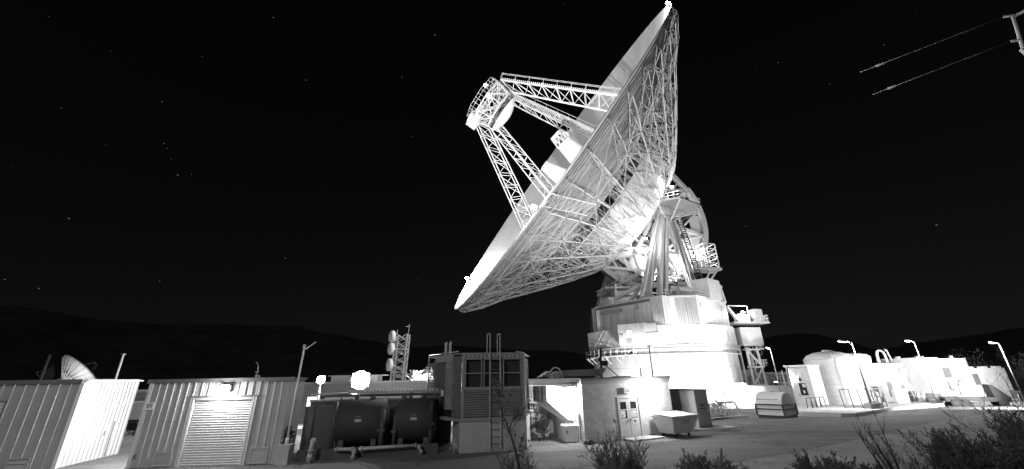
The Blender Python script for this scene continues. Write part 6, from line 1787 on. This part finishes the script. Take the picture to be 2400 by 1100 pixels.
shrub('dark round leafy shrub left of the broken leafless stems', 7.7, 12.0, gz(7.7, 12), 28, .66, .013, CREO, 15, 'leaf', out=1.15, base=.5)
shrub('dark leafy shrub low behind the leafless leaning shrub', 9.3, 12.4, gz(9.3, 12.4), 18, .5, .012, CREO, 16, 'leaf', out=1.2, base=.5)
BIG = dict(CREO, kids=(12, 7), leaves=15, leaf=.045)
shrub('large dark bushy shrub filling the lower right corner', 10.6, 10.6, gz(10.6, 10.6) - .15, 38, 1.05, .016, BIG, 17, 'leaf', out=1.2, base=1.0)
shrub('large dark bushy shrub at the right edge with long bare upper branches', 12.3, 10.3, gz(12.3, 10.3) - .1, 40, 1.3, .017, BIG, 18, 'leaf', out=1.1, base=.9)
shrub('long arching leafless branches rising from the bush at the right edge', 12.0, 10.8, gz(12, 10.8), 7, 1.9, .02, BARE, 19, out=.8, lean=(-.25, 0))
shrub('tall thin leafless branches in front of the rightmost street lamp', 12.9, 11.0, gz(12.9, 11), 5, 1.95, .018, BARE, 20, out=.45, lean=(-.1, .1))
t = shrub('tall bare forked dead shrub in front of the louvred tower', .12, 13.0, gz(0, 13), 3, .95, .04, dict(BARE, kids=(8, 6, 3), ratio=.55), 23, out=.35, lean=(-.28, 0), base=.1)
rg = random.Random(5); mb, lb = MB(), MB()
pts = [V3((.05, 0, -.1)), V3((-.02, .02, .5)), V3((-.16, .02, 1.1)), V3((-.32, .0, 1.6)), V3((-.52, .0, 2.0)), V3((-.62, 0, 2.35))]
for i, (a, b) in enumerate(zip(pts, pts[1:])): mb.tube(a, b, .055 * (1 - i / 6.5), 7, .055 * (1 - (i + 1) / 6.5), caps=False)
TW = dict(BARE, depth=2, kids=(6, 4), leaf_from=1, leaves=2, leaf=.05)
for i in range(1, 6):
    for k in range(3): grow(mb, lb, pts[i].lerp(pts[i - 1], rg.random()), (rg.uniform(-1, 1), rg.uniform(-.6, .6), .9), .5, .012, 0, TW, rg)
for o in t.children:
    if o.name.startswith('branches'): continue
part('trunk', mb, 'bark', t); part('foliage', lb, 'leaf', t, kind='stuff')
shrub('leaning leafless dead shrub before the bright pad on the right', 9.75, 12.3, gz(9.7, 12.3), 5, 1.45, .035, OCO, 24, out=.55, lean=(-.45, 0), base=.12)
shrub('broken leafless stems rising beside the leaning dead shrub', 10.0, 11.6, gz(10, 11.6), 9, .85, .03, OCO, 25, out=.5, base=.2)
shrub('thin dry grassy twigs at the foot of the broken stems', 9.6, 11.9, gz(9.6, 11.9), 14, .8, .007, BARE, 26, out=.9)
shrub('wispy shrub growing by the pipes right of the louvred tower', 1.35, 25.8, 0, 9, 1.25, .014, CREO, 27, 'leaf', out=.5)
TREE = dict(wob=.16, lift=.03, depth=3, kids=(7, 6, 4), spread=.6, ratio=.55, **{'from': (.3, .25, .2)}, leaf_from=3, leaves=3, leaf=.22, lw=.2)
shrub('bare wispy tree behind the white wall at the far right', 81.5, 79.0, -1.3, 7, 5.6, .09, TREE, 31, 'leaf', name='tree', out=.75, cat='tree')
shrub('second wispy tree behind the rightmost street lamp', 88.0, 76.0, -1.3, 6, 5.0, .08, TREE, 32, 'leaf', name='tree', out=.7, cat='tree')
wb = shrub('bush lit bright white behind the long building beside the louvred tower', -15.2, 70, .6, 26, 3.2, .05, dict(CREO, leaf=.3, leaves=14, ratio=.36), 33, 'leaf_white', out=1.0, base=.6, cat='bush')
floodlight('hidden floodlight beside the brightly lit bush', (-13.0, 66.5, 3.0), (-15.2, 70, 3.5), 9000, 130, pole=4.2, group=None)

mb = MB()
for k in range(60):
    x, y = rnd.uniform(6.5, 14), rnd.uniform(9.5, 13.5); s = rnd.uniform(.06, .28)
    vs = []; fs = []
    ico = [(0, 0, 1), (.9, 0, .4), (.28, .85, .45), (-.72, .53, .4), (-.72, -.53, .45), (.28, -.85, .4), (.7, .5, -.4), (-.3, .85, -.4), (-.9, 0, -.4), (-.3, -.85, -.4), (.7, -.5, -.4)]
    q = [(x + a * s * rnd.uniform(.7, 1.3), y + b * s * rnd.uniform(.7, 1.3), gz(x, y) + c * s * .7) for a, b, c in ico]
    mb.add(q, [(0, 1, 2), (0, 2, 3), (0, 3, 4), (0, 4, 5), (0, 5, 1), (1, 6, 2), (2, 6, 7), (2, 7, 3), (3, 7, 8), (3, 8, 4), (4, 8, 9), (4, 9, 5), (5, 9, 10), (5, 10, 1), (1, 10, 6)])
tag(part('rocks', mb, 'rock'), 'pale rocks scattered under the shrubs in the lower right corner', None, None, 'stuff')
mb = MB()
for k in range(2600):
    y = rnd.uniform(14.5, 40); x = rnd.uniform(-.95, .95) * y
    lo, hi = lerp_road(min(100, max(-14, x)))
    onr = x > -14 and lo + .4 < y < hi - .4
    if onr and rnd.random() < .8: continue
    s = rnd.uniform(.012, .045); z = gz(x, y) + (.055 if onr else .0)
    a = rnd.random() * 3
    p = [(x + s * cos(a + i * 1.57) * rnd.uniform(.7, 1.3), y + s * sin(a + i * 1.57) * rnd.uniform(.7, 1.3), z - .01) for i in range(4)] + [(x, y, z + s * .9)]
    mb.add(p, [(0, 1, 4), (1, 2, 4), (2, 3, 4), (3, 0, 4)])
tag(part('gravel', mb, 'rock'), 'small loose stones on the dirt beside the road', None, None, 'stuff')

mb = MB()
for k in range(1500):
    x = rnd.uniform(-3, 13.5); y = rnd.uniform(12.6, 15.6) if x < 6 else rnd.uniform(10, 15.4)
    if rnd.random() > (.25 if x < 6 else .8): continue
    h = rnd.uniform(.05, .22); a = rnd.random() * 6.3; l = rnd.uniform(.02, .18); w = .004
    p = V3((x, y, gz(x, y) - .01)); q = p + V3((cos(a) * l, sin(a) * l, h)); s_ = V3((-sin(a), cos(a), 0)) * w
    mb.add([p - s_, p + s_, q], [(0, 1, 2)])
for k in range(420):
    x = rnd.uniform(3, 14); y = rnd.uniform(10, 15.4); a = rnd.random() * 6.3; l = rnd.uniform(.08, .4)
    p = V3((x, y, gz(x, y) + .015)); mb.tube(p, p + V3((cos(a) * l, sin(a) * l, rnd.uniform(0, .06))), .006, 3, caps=False)
tag(part('dead_twigs', mb, 'litter'), 'dead twigs and dry grass stalks lying among the shrubs at the road edge', None, None, 'stuff')

# the street lamp on this side of the road that lights the near walls
street_lamp('street lamp on the near side of the road behind the viewpoint', -9.0, -2.5, 9.2, (.3, 1.0), 4600, base=False, group=None)
